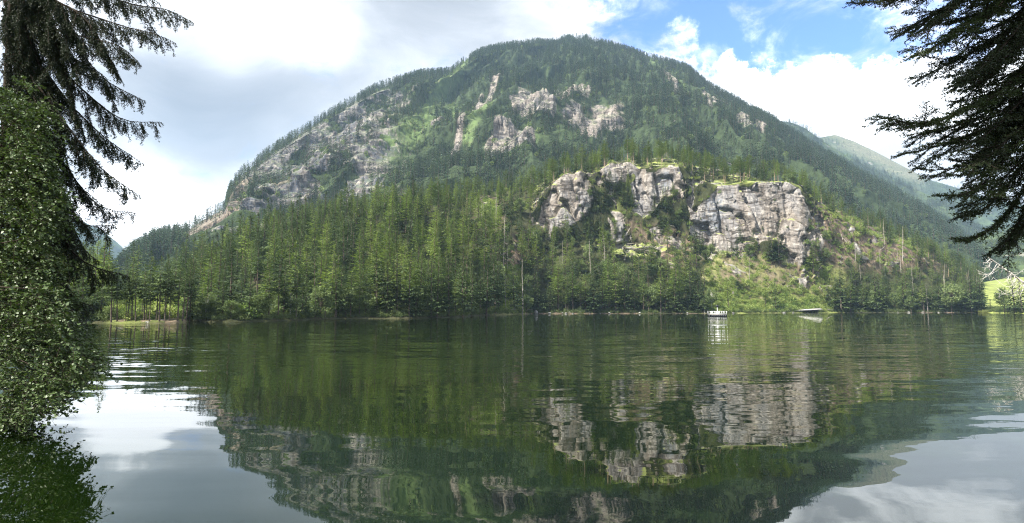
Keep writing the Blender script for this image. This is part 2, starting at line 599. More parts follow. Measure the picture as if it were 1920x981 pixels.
def scatter(S, dens, n, rng):
    """n random points on the sheet with density dens (per cell, relative)"""
    wgt = (S.cell * dens).ravel(); wgt = wgt / wgt.sum()
    idx = rng.choice(len(wgt), size=n, p=wgt)
    Cn = S.P.shape[1]
    r, c = idx // (Cn - 1), idx % (Cn - 1)
    u, v = rng.random(n)[:, None], rng.random(n)[:, None]
    P = S.P
    p = (P[r, c] * (1 - u) + P[r, c + 1] * u) * (1 - v) + (P[r + 1, c] * (1 - u) + P[r + 1, c + 1] * u) * v
    return p, r, c

# ================================================================== TERRAIN
SHORE = [(-900, 622, 0), (-300, 612, 0), (0, 610, 0), (150, 606, 0), (330, 606, 0), (360, 603, 0), (430, 604, 0), (520, 602, 0), (640, 598, 0), (760, 597, 0),
         (860, 595, 0), (930, 591, 0), (1000, 588.6, 0), (1330, 588, 0), (1560, 586.6, 0), (1840, 586.6, 0), (1920, 588, 0), (2200, 592, 0), (2700, 600, 0)]

POLY_CLIFF = [
    [(1026, 371), (1043, 340), (1072, 327), (1086, 326), (1089, 352), (1109, 360), (1113, 375), (1099, 404), (1076, 416), (1065, 437), (1043, 426), (1026, 433), (1008, 414), (1016, 383)],
    [(1127, 315), (1148, 305), (1179, 306), (1200, 315), (1183, 329), (1171, 340), (1131, 348)],
    [(1194, 327), (1216, 320), (1231, 322), (1245, 315), (1272, 316), (1280, 329), (1272, 352), (1258, 366), (1235, 370), (1229, 397), (1206, 412), (1190, 393), (1188, 348)],
    [(1148, 400), (1169, 398), (1171, 414), (1169, 445), (1176, 480), (1170, 490), (1154, 430)],
    [(1210, 430), (1222, 428), (1242, 450), (1235, 458)],
    [(1291, 402), (1304, 390), (1326, 371), (1350, 355), (1368, 347), (1397, 344), (1419, 348), (1436, 343), (1463, 343), (1496, 352), (1507, 371), (1518, 402), (1520, 423), (1507, 440), (1507, 467), (1502, 500), (1487, 480), (1472, 455), (1450, 448), (1436, 452), (1408, 460), (1371, 462), (1350, 466), (1307, 456), (1290, 430)],
]
POLY_COOL_SHADE = [[(1325, 375), (1356, 368), (1360, 405), (1350, 425), (1332, 440), (1318, 420)], [(1240, 325), (1262, 322), (1258, 355), (1238, 360)],
             [(1085, 360), (1108, 362), (1105, 395), (1088, 400)]]  # blue-grey shade on cliff faces, put into the rock colour
POLY_SOIL = [[(1520, 395), (1560, 385), (1640, 430), (1740, 470), (1760, 500), (1650, 505), (1560, 490), (1515, 470)],
             [(888, 405), (910, 375), (935, 378), (938, 425), (900, 430)],
             [(935, 470), (985, 440), (1000, 500), (990, 590), (935, 592)],
             [(1320, 480), (1400, 470), (1500, 500), (1560, 520), (1560, 560), (1330, 545)],
             [(1180, 420), (1300, 440), (1300, 500), (1230, 500)]]
POLY_GRASS = [[(1318, 490), (1400, 478), (1500, 510), (1570, 510), (1575, 600), (1318, 600)],
              [(934, 530), (990, 520), (990, 600), (932, 600)],
              [(1338, 340), (1370, 338), (1500, 345), (1500, 352), (1340, 352)],
              [(1215, 300), (1285, 298), (1285, 314), (1215, 316)],
              [(1842, 520), (1880, 522), (1990, 505), (2300, 500), (2300, 592), (1842, 592)],
              [(205, 545), (345, 545), (352, 604), (205, 604)],
              [(1194, 322), (1160, 372), (1148, 398), (1160, 398), (1192, 355)]]


def hill_attrs(px, py, P, T):
    nz = fbm(P / 9.0, 4) * 14
    rock = area(px, py, POLY_CLIFF, 4, nz * 0.75)
    st = fbm(P / 14.0 + 31, 4)
    soil = area(px, py, POLY_SOIL, 14, nz * 2.0)
    rock = np.maximum(rock, 0.62 * (soil > .5) * (st > 0.22))
    near = area(px, py, [[(995, 330), (1130, 300), (1300, 300), (1520, 335), (1560, 400), (1530, 500), (1300, 470), (1180, 480), (1000, 450)]], 12)
    rock = np.maximum(rock, near * (fbm(P * np.array([1, 1, .5]) / 13.0 + 77, 4) > .10))
    grass = area(px, py, POLY_GRASS, 12, nz * 2.2) * np.clip(.75 + 1.2 * fbm(P / 16.0 + 55, 4), .15, 1)
    cool = area(px, py, POLY_COOL_SHADE, 6, nz * 0.5) * 0.8
    # stony strip along the waterline
    zz = P[..., 2]
    beach = np.clip(1 - np.abs(zz - 0.4) / 0.9, 0, 1) * (fbm(P / 5.0 + 9, 2) > -0.05) * np.clip(((px > 205) & (px < 350)) + ((px > 985) & (px < 1330)) + ((px > 1718) & (px < 1790)) + .12, 0, 1)
    soil = np.maximum(soil * (1 - 0.5 * grass), beach)
    meadow = area(px, py, [POLY_GRASS[4]], 3)
    soil = soil * (1 - meadow); grass = np.maximum(grass * (1 - 0.0 * soil), meadow)
    return dict(rock=rock, grass=grass, cool=cool, soil=soil, meadow=meadow)


def hill_disp(P, N, A, T, px, py):
    amp = np.clip((T - 2) / 0.5, 0, 1)
    s = P * np.array([1, 1, 0.6]) + np.stack([P[..., 2] * .35, 0 * P[..., 2], 0 * P[..., 2]], -1)
    f1, f2, val = worley(s / 17.0 + fbm(P / 12.0, 2)[..., None] * 0.4)
    g1, g2, v2 = worley(s / 6.5 + fbm(P / 5.0 + 3, 2)[..., None] * 0.4)
    pil = fbm(P * np.array([1, 1, 0.18]) / 32.0 + 5, 3)
    rockd = (val - 0.5) * 7.5 + (v2 - 0.5) * 1.3 + pil * 6.0 + fbm(s / 3.5, 3, ridged=True) * 0.6 - 2.0 * np.clip(0.25 - (f2 - f1), 0, .25) * 4
    soft = fbm(P / 30.0, 3) * 4.0 + fbm(P / 6.0, 2) * 1.0
    d = (A['rock'] * rockd + (1 - A['rock']) * soft * (1 - A['meadow'] * .9)) * amp
    d = d * np.where(T < 2.0, 0, 1)
    Nf = N * np.sign(-N[..., 1:2] + 1e-6)          # towards the lake
    Nf = np.where(np.abs(N[..., 2:3]) > 0.9, np.abs(N), Nf)
    up = np.array([0, -0.55, 0.83])
    D = A['rock'][..., None] * np.array([0, -1.0, 0.15]) + (1 - A['rock'])[..., None] * up
    return D * d[..., None]


cs = [from_shore(SHORE, -14, -1.6), from_shore(SHORE, -2, -0.25), from_shore(SHORE, 0.8, 0.55),
      Curve([(-900, 560, 240), (-300, 560, 240), (200, 571, 200), (300, 571, 200), (370, 585, 165), (450, 590, 175), (550, 588, 185), (650, 584, 198), (760, 584, 204), (900, 578, 245), (1000, 578, 322),
             (1330, 577, 350), (1560, 576.5, 395), (1840, 574, 410), (1880, 572, 420), (1920, 571, 420), (2200, 573, 420), (2700, 570, 420)]),
      Curve([(-900, 540, 260), (-300, 556, 260), (200, 562, 235), (300, 572, 230), (400, 553, 240), (500, 520, 250), (600, 485, 270), (700, 465, 290), (800, 455, 310), (900, 450, 340),
             (1000, 455, 375), (1100, 450, 390), (1200, 455, 395), (1300, 468, 398), (1400, 472, 400), (1500, 490, 402), (1600, 485, 420), (1700, 510, 440), (1800, 545, 455), (1840, 563, 480), (1900, 550, 520), (2200, 555, 520), (2700, 550, 520)]),
      Curve([(-900, 520, 300), (-300, 545, 300), (200, 550, 300), (300, 562, 300), (400, 530, 310), (500, 472, 320), (600, 436, 340), (700, 415, 355), (800, 400, 370), (900, 390, 385),
             (1000, 402, 388), (1020, 368, 394), (1040, 341, 398), (1060, 330, 399), (1088, 325, 400), (1108, 338, 405), (1124, 322, 409), (1148, 304, 411), (1182, 305, 412), (1196, 318, 410), (1212, 318, 409), (1250, 312, 412), (1278, 313, 412), (1300, 345, 412), (1340, 350, 412), (1400, 342, 412), (1470, 341, 412), (1500, 350, 412), (1530, 388, 415), (1600, 430, 435),
             (1700, 465, 455), (1800, 518, 480), (1840, 546, 520), (1900, 532, 600), (2200, 535, 600), (2700, 530, 600)]),
      Curve([(-900, 500, 360), (-300, 535, 360), (200, 562, 350), (300, 552, 350), (350, 535, 360), (400, 508, 370), (500, 456, 390), (600, 422, 410), (700, 405, 430), (800, 388, 450), (900, 366, 470),
             (1000, 345, 480), (1100, 318, 480), (1200, 300, 480), (1250, 298, 480), (1300, 308, 480), (1400, 328, 480), (1500, 358, 485), (1600, 412, 500), (1700, 455, 520), (1800, 508, 560),
             (1840, 530, 640), (1900, 520, 720), (2200, 520, 720), (2700, 510, 720)]),
      Curve([(-900, 560, 430), (200, 574, 430), (300, 572, 430), (400, 540, 440), (500, 490, 470), (700, 440, 510), (900, 400, 545), (1000, 385, 560), (1250, 340, 565), (1500, 400, 565), (1700, 490, 600), (1840, 545, 760), (1900, 535, 840), (2700, 530, 840)])]
HILL = sheet('foothill', cs, [4, 4, 10, 110, 130, 50, 14], -700, 2450, 2200, M['cliff'], hill_attrs, hill_disp, 7)

msil = [(-500, 640, 700), (100, 590, 800), (180, 560, 850), (228, 497, 870), (252, 474, 890), (290, 450, 930), (330, 440, 960), (348, 436, 980), (380, 413, 1020), (420, 393, 1080), (432, 356, 1110), (450, 331, 1140),
        (480, 310, 1180), (500, 293, 1210), (560, 253, 1290), (600, 228, 1350), (640, 204, 1410), (700, 171, 1480), (740, 156, 1530), (790, 141, 1590), (845, 137, 1640), (870, 117, 1680), (900, 99, 1720),
        (950, 88, 1770), (1000, 82, 1810), (1045, 82, 1840), (1060, 75, 1850), (1100, 74, 1860), (1130, 83, 1850), (1170, 92, 1830), (1200, 104, 1800), (1240, 115, 1770), (1290, 129, 1730), (1325, 161, 1690),
        (1400, 202, 1620), (1450, 226, 1570), (1467, 240, 1550), (1508, 265, 1510), (1550, 291, 1470), (1592, 316, 1430), (1650, 348, 1370), (1720, 386, 1300), (1780, 428, 1240), (1830, 468, 1190), (1900, 508, 1130), (2000, 560, 1050), (2500, 640, 900)]
mbot = [(-500, 640, 500), (150, 590, 500), (250, 560, 520), (400, 520, 560), (500, 500, 580), (700, 450, 600), (900, 425, 620), (1000, 410, 630), (1250, 370, 640), (1400, 390, 640), (1500, 430, 640), (1600, 480, 660), (1700, 520, 680), (1800, 560, 720), (2000, 600, 760), (2500, 650, 760)]
POLY_MROCK = [
    [(955, 222), (972, 203), (1000, 200), (1030, 215), (1046, 245), (1035, 268), (1000, 262), (965, 245)],
    [(1035, 197), (1085, 192), (1106, 200), (1100, 222), (1070, 226), (1050, 232)],
    [(908, 305), (930, 265), (955, 268), (1000, 290), (1010, 320), (915, 325)],
    [(1050, 245), (1110, 235), (1160, 228), (1165, 260), (1110, 272), (1060, 270)],
    [(1308, 218), (1345, 219), (1352, 242), (1322, 240)], [(1368, 256), (1388, 252), (1398, 290), (1380, 285)], [(1403, 262), (1422, 260), (1418, 290), (1405, 288)],
    [(1505, 280), (1540, 290), (1560, 320), (1530, 310)], [(1232, 160), (1242, 165), (1258, 200), (1245, 195)],
    [(425, 400), (438, 340), (460, 325), (500, 330), (560, 340), (610, 350), (560, 385), (500, 405)],
    [(560, 300), (620, 262), (690, 245), (760, 200), (790, 205), (740, 250), (700, 300), (640, 320)],
    [(345, 470), (350, 432), (385, 412), (430, 392), (500, 395), (440, 432), (400, 450)]]
MLINES = [([(942, 160), (918, 205), (872, 262), (852, 315)], 5), ([(905, 200), (860, 240), (815, 275)], 3), ([(1238, 160), (1262, 212)], 4)]
MGRASS = [([(858, 225), (800, 270), (745, 300), (705, 335)], 13), ([(880, 120), (850, 175), (810, 215), (795, 260)], 10), ([(640, 300), (600, 350), (560, 390)], 8),
          ([(1205, 105), (1225, 150), (1285, 215)], 4), ([(960, 295), (1000, 305)], 9), ([(920, 220), (880, 290)], 9)]


def mount_attrs(px, py, P, T):
    nz = fbm(P / 45.0, 4) * 16
    rock = area(px, py, POLY_MROCK[:3] + POLY_MROCK[4:9], 5, nz * 0.5)
    rock = np.maximum(rock, 0.9 * area(px, py, POLY_MROCK[3:4] + POLY_MROCK[9:], 14, nz * 2.0))
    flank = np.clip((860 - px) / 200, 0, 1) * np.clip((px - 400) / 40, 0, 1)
    rid = fbm(P / 60.0 + 7, 4, ridged=True)
    rock = np.maximum(rock, 0.8 * flank * (rid > 0.46) * (py > 190))
    rock = np.maximum(rock, 0.85 * (fbm(P / 38.0 + 71, 4) > 0.56))
    line = stroke(px, py, MLINES, nz * 0.4)
    rock = np.maximum(rock, line)
    soil = np.maximum(line * .8, area(px, py, [POLY_MROCK[11]], 12, nz))
    grass = stroke(px, py, MGRASS, nz * 0.8)
    cut = area(px, py, [[(335, 480), (345, 425), (390, 395), (440, 370), (560, 385), (560, 400), (470, 430), (420, 470)]], 6, nz * .5)
    soil = np.maximum(soil, cut); rock = np.maximum(rock * (1 - cut), cut * .75 * (fbm(P / 9.0 + 3, 3) > .08))
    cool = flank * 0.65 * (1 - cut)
    return dict(rock=rock, grass=grass, cool=cool, soil=soil)


def mount_disp(P, N, A, T, px, py):
    edge = np.clip((2.0 - T) / 0.35, 0.0, 1) * np.clip(T / 0.2, 0, 1)
    x = P[..., 0]; y = P[..., 1]; z = P[..., 2]
    # gullies and ribs run down the fall line, fanning from the summit
    ang = np.arctan2(x - 235, 2000 - y)
    rad = np.hypot(x - 235, 2000 - y)
    Gc = np.stack([ang * 7.0, rad / 600.0, z / 900.0], -1)
    g1 = fbm(Gc + fbm(P / 260.0, 2)[..., None] * 0.35, 3, ridged=True)
    g2 = fbm(P / 150.0, 4, ridged=True)
    f1, f2, val = worley(P / 34.0 + fbm(P / 40.0, 2)[..., None] * 0.5)
    rockd = (val - .5) * 16 + fbm(P / 14.0, 3, ridged=True) * 5 + fbm(P * np.array([1, 1, .25]) / 26.0, 3) * 9
    d = g1 * 58 + g2 * 22 + fbm(P / 40.0, 2) * 5
    d = d * (0.12 + 0.88 * edge) + A['rock'] * rockd * np.clip(edge + .3, 0, 1)
    D = np.array([0, -0.62, 0.6]) * d[..., None]
    Pn = P + D
    ys_, zs_ = Curve(msil).sample(Pn[..., 0] / Pn[..., 1])
    lim = (zs_ - CAMH) / ys_ - 0.012 * np.clip(2.0 - T, 0, 1)
    zl = CAMH + lim * Pn[..., 1]
    D[..., 2] = np.where(T <= 2.001, np.minimum(Pn[..., 2], zl) - P[..., 2], D[..., 2])
    return D


mmid = []
_cb, _ct = Curve(mbot), Curve(msil)
_aa = np.linspace(_ct.a[0], _ct.a[-1], 160)
_yb, _zb = _cb.sample(_aa); _yt, _zt = _ct.sample(_aa)
mc = [Curve(a=_aa, y=_yb - 20, z=_zb - 30), Curve(a=_aa, y=_yb * .5 + _yt * .5, z=_zb * 0.52 + _zt * 0.48), _ct,
      Curve(a=_aa, y=_yt + 260, z=_zt - 40), Curve(a=_aa, y=_yt + 500, z=_zt * 0.4 - 60)]
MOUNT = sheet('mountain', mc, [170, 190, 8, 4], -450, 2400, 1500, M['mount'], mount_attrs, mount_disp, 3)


def plain_attrs(px, py, P, T):
    z = np.zeros(px.shape)
    return dict(rock=z + 0.6 * (fbm(P / 90.0, 3) > .4), grass=np.clip(fbm(P / 120.0 + 4, 4) * 2.2, 0, 1), cool=z + .3, soil=z)


def plain_disp(a1, s1):
    def f(P, N, A, T, px, py):
        e = np.clip((T.max() - 1 - T), 0, 1)
        e = np.clip((2.0 - T) / 0.5, 0.05, 1) * np.clip(T / .2, 0, 1)
        return np.array([0, -0.5, 0.6]) * (fbm(P / s1, 4, ridged=True) * a1 * e)[..., None]
    return f


def ridge_sheet(name, sil, bot, rows, px0, px1, ncol, amp, scale, attrs=plain_attrs):
    cb, ct = Curve(bot), Curve(sil)
    aa = np.linspace(ct.a[0], ct.a[-1], 120)
    yb, zb = cb.sample(aa); yt, zt = ct.sample(aa)
    c = [Curve(a=aa, y=yb, z=zb), Curve(a=aa, y=(yb + yt) / 2, z=zb * .52 + zt * .48), ct, Curve(a=aa, y=yt + 220, z=zt - 60), Curve(a=aa, y=yt + 420, z=zt * .3 - 60)]
    return sheet(name, c, [rows, rows, 4, 3], px0, px1, ncol, M['mount'], attrs, plain_disp(amp, scale), 3)


RIDGE_B = ridge_sheet('near_ridge', [(1300, 300, 2300), (1400, 240, 2300), (1452, 226, 2300), (1483, 230, 2300), (1508, 240, 2280), (1542, 265, 2240), (1580, 288, 2200), (1627, 313, 2150), (1700, 350, 2080), (1785, 385, 2000), (1830, 425, 1950),
                                     (1900, 462, 1880), (2000, 500, 1800), (2500, 520, 1700)],
                      [(1300, 560, 1350), (2500, 565, 1150)], 60, 1290, 2450, 420, 40, 260.0)


def ridge_c_attrs(px, py, P, T):
    A = plain_attrs(px, py, P, T)
    top = area(px, py, [[(1540, 240), (1600, 240), (1720, 310), (1730, 345), (1680, 335), (1620, 300), (1570, 275)]], 18, fbm(P / 90, 3) * 30)
    A['grass'] = np.maximum(A['grass'], top); A['soil'] = top * .55
    A['alp'] = top
    return A


RIDGE_C = ridge_sheet('high_ridge', [(1380, 330, 3200), (1500, 275, 3200), (1540, 258, 3200), (1566, 253, 3200), (1602, 266, 3180), (1653, 291, 3120), (1704, 318, 3060), (1740, 337, 3020), (1785, 350, 2980), (1850, 372, 2920), (1950, 390, 2850), (2200, 400, 2750), (2500, 380, 2700)],
                      [(1380, 540, 2450), (2500, 540, 2150)], 70, 1370, 2450, 460, 50, 330.0, ridge_c_attrs)
FARM = ridge_sheet('distant_mountain', [(-600, 300, 3500), (-200, 330, 3500), (0, 372, 3500), (60, 392, 3500), (110, 408, 3500), (150, 413, 3500), (190, 432, 3500), (220, 455, 3500), (248, 483, 3450), (300, 530, 3400), (420, 600, 3350)],
                   [(-600, 590, 2500), (420, 620, 2500)], 60, -550, 410, 320, 60, 300.0)
HILL_E = ridge_sheet('valley_slope', [(1500, 560, 1000), (1650, 520, 1000), (1740, 480, 1050), (1800, 452, 1100), (1860, 440, 1120), (1920, 425, 1150), (2100, 390, 1200), (2500, 360, 1250)],
                     [(1500, 600, 660), (1700, 572, 680), (1840, 550, 760), (1920, 545, 770), (2500, 545, 790)], 40, 1480, 2450, 300, 14, 120.0)


# the wide ground sheet under everything and the lake
def flat(name, x0, x1, y0, y1, z, m, n=2):
    g = Geo()
    V = [(x0, y0, z), (x1, y0, z), (x1, y1, z), (x0, y1, z)]
    g.add(V, [[0, 1, 2, 3]])
    o = g.build(name, m)
    return tag(o, kind='structure')


flat('ground', -3900, 3900, -300, 4300, -2.6, M['bank'])

# lake water: dark green body, mirror surface stirred by long low ripples
m, k, out = mat('lake_water')
geo = k.n('ShaderNodeNewGeometry')
pos = geo.outputs['Position']
sp = k.n('ShaderNodeSeparateXYZ'); k.put(sp.inputs[0], pos)
yy = sp.outputs[1]
def slope(scx, scy, detail, rough, seed):
    vv = k.v('ADD', k.v('MULTIPLY', pos, (scx, scy, 0.0)), (seed, seed * 0.7, seed * 1.3))
    return k.v('SUBTRACT', k.noise(vv, 1.0, detail, rough, color=True), (0.5, 0.5, 0.5))
s_swell = slope(0.15, 0.72, 1.0, 0.4, 3.0)
s_rip = slope(0.55, 2.1, 2.0, 0.5, 11.0)
s_fine = slope(2.2, 6.5, 2.0, 0.5, 23.0)
patch = k.mr(k.noise(k.v('MULTIPLY', pos, (0.012, 0.045, 0)), 1.0, 3, 0.5), 0.40, 0.60, 0.35, 1.0)
nearcalm = k.mr(yy, 11.0, 48.0, 0.0, 1.0)
a_sw = k.m('MULTIPLY_ADD', nearcalm, 0.050, 0.045)
a_rp = k.m('MULTIPLY', k.m('MULTIPLY_ADD', nearcalm, 0.200, 0.038), patch)
a_fn = k.m('MULTIPLY', k.m('MULTIPLY_ADD', nearcalm, 0.110, 0.006), patch)
tot = k.v('ADD', k.v('ADD', k.v('SCALE', s_swell, scale=a_sw), k.v('SCALE', s_rip, scale=a_rp)), k.v('SCALE', s_fine, scale=a_fn))
tot = k.v('MULTIPLY', tot, (0.45, 1.0, 0.0))
nrm = k.v('NORMALIZE', k.v('ADD', tot, (0, 0, 1)))
p = principled(k, out, (0.0034, 0.0085, 0.0012), 0.0, 0.5, nrm)
p.inputs['IOR'].default_value = 1.72
p.inputs['Specular Tint'].default_value = (0.92, 1.0, 0.86, 1)
M['water'] = m
flat('lake_water', -900, 900, -60, 560, 0.0, m)


# ================================================================== PLANTS
def branches(G, z, az, L, droop, curl, ns, rng, lf=0.42, wf=0.5, minl=0.3, hang=0.35, s0=0.15):
    n = len(z)
    s = np.linspace(s0, 1.0, ns)[None] * np.ones((n, 1)) + rng.normal(0, .05, (n, ns))
    hx = np.stack([np.cos(az), np.sin(az), np.zeros(n)], -1)[:, None]
    lat = np.stack([-np.sin(az), np.cos(az), np.zeros(n)], -1)[:, None]
    Ls = L[:, None] * s
    zz = z[:, None] - droop[:, None] * Ls + curl * Ls * s
    base = hx * Ls[..., None]; base = base + lat * (rng.normal(0, .07, (n, ns)) * L[:, None])[..., None]
    base[..., 2] = zz
    alt = np.where(np.arange(ns) % 2 == 0, 1, -1)[None] * rng.uniform(.4, 1.3, (n, ns))
    alt[:, -1] *= 0.2
    d = hx * rng.uniform(.5, 1.1, (n, ns))[..., None] + lat * alt[..., None]
    d[..., 2] -= hang * rng.uniform(.2, 1.5, (n, ns)) + droop[:, None] * .3
    d /= np.linalg.norm(d, axis=-1)[..., None]
    side = np.cross(d, np.array([0, 0, 1.0])); side += rng.normal(0, .22, side.shape)
    side -= d * (side * d).sum(-1)[..., None]; side /= np.linalg.norm(side, axis=-1)[..., None]
    ll = np.maximum(minl, lf * L[:, None] * (1.25 - .6 * s)) * np.where(L < 1.0, 1.15, 1.0)[:, None] * rng.uniform(.7, 1.25, (n, ns))
    G.kites(base.reshape(-1, 3), d.reshape(-1, 3), side.reshape(-1, 3), ll.ravel(), (ll * wf).ravel())


def conifer(kind, H, rng, dens=1.0):
    crown, trunk = Geo(), Geo()
    if kind == 'spruce':
        zb = H * rng.uniform(.03, .15); rmax = H * rng.uniform(.15, .20); nb = int(104 * dens); ns = 8
        t = np.linspace(0, 1, nb) ** 0.95; prof = (1 - t) ** 1.0 * (0.8 + 0.2 * np.minimum(1, t * 6))
        droop = .42 - .75 * t + rng.normal(0, .06, nb); curl = .22; hang = .55; wf = .5; lf = .46
    elif kind == 'larch':
        zb = H * rng.uniform(.15, .35); rmax = H * rng.uniform(.14, .18); nb = int(92 * dens); ns = 7
        t = np.linspace(0, 1, nb); prof = np.minimum(1, (1 - t) ** .6) * (0.6 + .4 * np.minimum(1, t * 4))
        droop = .15 - .5 * t + rng.normal(0, .1, nb); curl = .2; hang = .3; wf = .45; lf = .46
    elif kind == 'pine':
        zb = H * rng.uniform(.30, .50); rmax = H * rng.uniform(.13, .18); nb = int(72 * dens); ns = 7
        t = np.linspace(0, 1, nb); prof = np.clip(np.sin(np.pi * (t * .72 + .24)), 0, 1) ** .8
        droop = -.05 - .5 * t + rng.normal(0, .12, nb); curl = .15; hang = .05; wf = .6; lf = .46
    elif kind == 'tall':      # bare pole with a high crown
        zb = H * rng.uniform(.34, .48); rmax = H * rng.uniform(.13, .16); nb = int(84 * dens); ns = 7
        t = np.linspace(0, 1, nb); prof = (1 - t) ** .6
        droop = .3 - .6 * t + rng.normal(0, .08, nb); curl = .2; hang = .4; wf = .5; lf = .46
    z = zb + (H * 0.985 - zb) * t
    az = np.arange(nb) * 2.39996 + rng.normal(0, .25, nb)
    # some sides of the crown are thinner, branches of uneven reach
    lob = 1 + .22 * np.sin(az * 1 + rng.uniform(0, 6)) * np.cos(t * 7 + rng.uniform(0, 6))
    L = np.maximum(.25, rmax * prof * lob * rng.uniform(.55, 1.25, nb))
    lf_top = None
    keep = rng.random(nb) > (.10 if kind == 'spruce' else .18)
    branches(crown, z[keep], az[keep], L[keep], droop[keep], curl, ns, rng, lf, wf, hang=hang)
    # top shoot
    n = 7
    zz = np.linspace(H * .93, H * .99, n)
    a = rng.uniform(0, 6.28, n)
    crown.kites(np.stack([0 * zz, 0 * zz, zz], -1), np.stack([np.cos(a) * .3, np.sin(a) * .3, np.ones(n)], -1), np.stack([-np.sin(a), np.cos(a), 0 * a], -1), np.full(n, H * .035), np.full(n, H * .012))
    nz = 7
    zt = np.linspace(0, H, nz); bend = rng.normal(0, .008 * H, 2)
    r0 = H * (.0115 if kind != 'spruce' else .0135)
    pts = np.stack([bend[0] * np.sin(zt / H * 3), bend[1] * np.sin(zt / H * 2.2), zt], -1); pts[0, 2] = -0.6
    trunk.tube(pts, r0 * (1 - zt / H * .93), 6)
    # dead stubs under the crown
    for _ in range(int(zb / H * 26)):
        z0 = rng.uniform(.08 * H, max(zb * 1.05 + .05 * H, .10 * H)); az0 = rng.uniform(0, 6.28); l = rng.uniform(.3, .09 * H)
        trunk.tube([[0, 0, z0], [math.cos(az0) * l, math.sin(az0) * l, z0 - l * .25]], [.03, .012], 3)
    return crown, trunk


def broadleaf(H, rng, nc=34, per=60):
    crown, trunk = Geo(), Geo()
    zb = H * .22
    c = rng.normal(size=(nc, 3)); c /= np.linalg.norm(c, axis=1)[:, None]
    c *= rng.uniform(.35, 1, (nc, 1)) ** .5
    c = c * np.array([H * .24, H * .24, H * .34]) + np.array([0, 0, H * .62])
    for q in c:
        n = per
        d = rng.normal(size=(n, 3)); d /= np.linalg.norm(d, axis=1)[:, None]
        base = q + d * rng.uniform(.3, 1, (n, 1)) * H * .10
        dd = d * .6 + rng.normal(size=(n, 3)) * .5 + np.array([0, 0, -.15]); dd /= np.linalg.norm(dd, axis=1)[:, None]
        side = np.cross(dd, rng.normal(size=(n, 3))); side /= np.linalg.norm(side, axis=1)[:, None]
        l = rng.uniform(.03, .055, n) * H
        crown.kites(base, dd, side, l, l * .75)
        trunk.tube([[0, 0, H * .25 + rng.uniform(0, .2) * H], q * np.array([.5, .5, .9]), q], [H * .006, H * .0035, H * .0015], 3)
    trunk.tube([[0, 0, -.5], [H * .01, 0, H * .3], [0, H * .012, H * .8]], [H * .015, H * .012, H * .005], 6)
    return crown, trunk


def dead_tree(H, rng):
    t = Geo()
    zt = np.linspace(0, H, 8)
    pts = np.stack([rng.normal(0, .004 * H, 8), rng.normal(0, .004 * H, 8), zt], -1); pts[0, 2] = -.6
    t.tube(pts, H * .011 * (1 - zt / H * .8), 6)
    for _ in range(34):
        z0 = rng.uniform(.3, .97) * H; a = rng.uniform(0, 6.28); l = H * .09 * (1.1 - z0 / H) * rng.uniform(.5, 1.4)
        d = np.array([math.cos(a), math.sin(a)])
        t.tube([[0, 0, z0], [d[0] * l * .6, d[1] * l * .6, z0 - l * .1], [d[0] * l, d[1] * l, z0 - l * .5]], [.05, .03, .015], 3)
    return t


def bush(rng, n=260, up=.7):
    g = Geo()
    nc = 9
    c = rng.normal(0, .42, (nc, 3)); c[:, 2] = np.abs(c[:, 2]) * up + .25
    for q in c:
        m_ = n // nc
        d = rng.normal(size=(m_, 3)); d /= np.linalg.norm(d, axis=1)[:, None]
        base = q + d * rng.uniform(.1, .42, (m_, 1)); base[:, 2] = np.maximum(base[:, 2], .02)
        dd = d + rng.normal(size=(m_, 3)) * .6; dd /= np.linalg.norm(dd, axis=1)[:, None]
        side = np.cross(dd, rng.normal(size=(m_, 3))); side /= np.linalg.norm(side, axis=1)[:, None]
        l = rng.uniform(.12, .26, m_)
        g.kites(base, dd, side, l, l * .7)
    return g


def two_mat(name, crown, trunk, mc_, mt_):
    Vc, Qc = crown.arrays(); Vt, Qt = trunk.arrays()
    V = np.concatenate([Vc, Vt]); Q = [q for q in Qc] + [q + len(Vc) for q in Qt]
    nq = sum(len(q) for q in Qc); nt = sum(len(q) for q in Qt)
    # quads first; every array here is quads
    return mesh_np(name, V, Q, False, [mc_, mt_], np.r_[np.zeros(nq, int), np.ones(nt, int)])


def far_tree(rng):
    crown, trunk = Geo(), Geo()
    H = 10.0
    nb = 24; t = np.linspace(0, 1, nb)
    z = H * (.12 + .86 * t)
    az = np.arange(nb) * 2.4 + rng.normal(0, .3, nb)
    L = np.maximum(.3, H * .15 * (1 - t) ** .75 * rng.uniform(.7, 1.2, nb))
    branches(crown, z, az, L, .5 - .8 * t, .1, 3, rng, .75, .75, .6, .5, .3)
    trunk.tube([[0, 0, -1], [0, 0, H]], [.16, .03], 4)
    return crown, trunk


def far_round(rng):
    c, t = Geo(), Geo()
    n = 90
    d = rng.normal(size=(n, 3)); d /= np.linalg.norm(d, axis=1)[:, None]
    base = d * np.array([2.0, 2.0, 3.0]) * rng.uniform(.6, 1.1, (n, 1)) + np.array([0, 0, 4.6])
    dd = d + rng.normal(size=(n, 3)) * .5; dd /= np.linalg.norm(dd, axis=1)[:, None]
    side = np.cross(dd, rng.normal(size=(n, 3))); side /= np.linalg.norm(side, axis=1)[:, None]
    c.kites(base, dd, side, rng.uniform(.9, 1.6, n), rng.uniform(.8, 1.3, n))
    t.tube([[0, 0, -1], [0, 0, 4]], [.15, .08], 4)
    return c, t


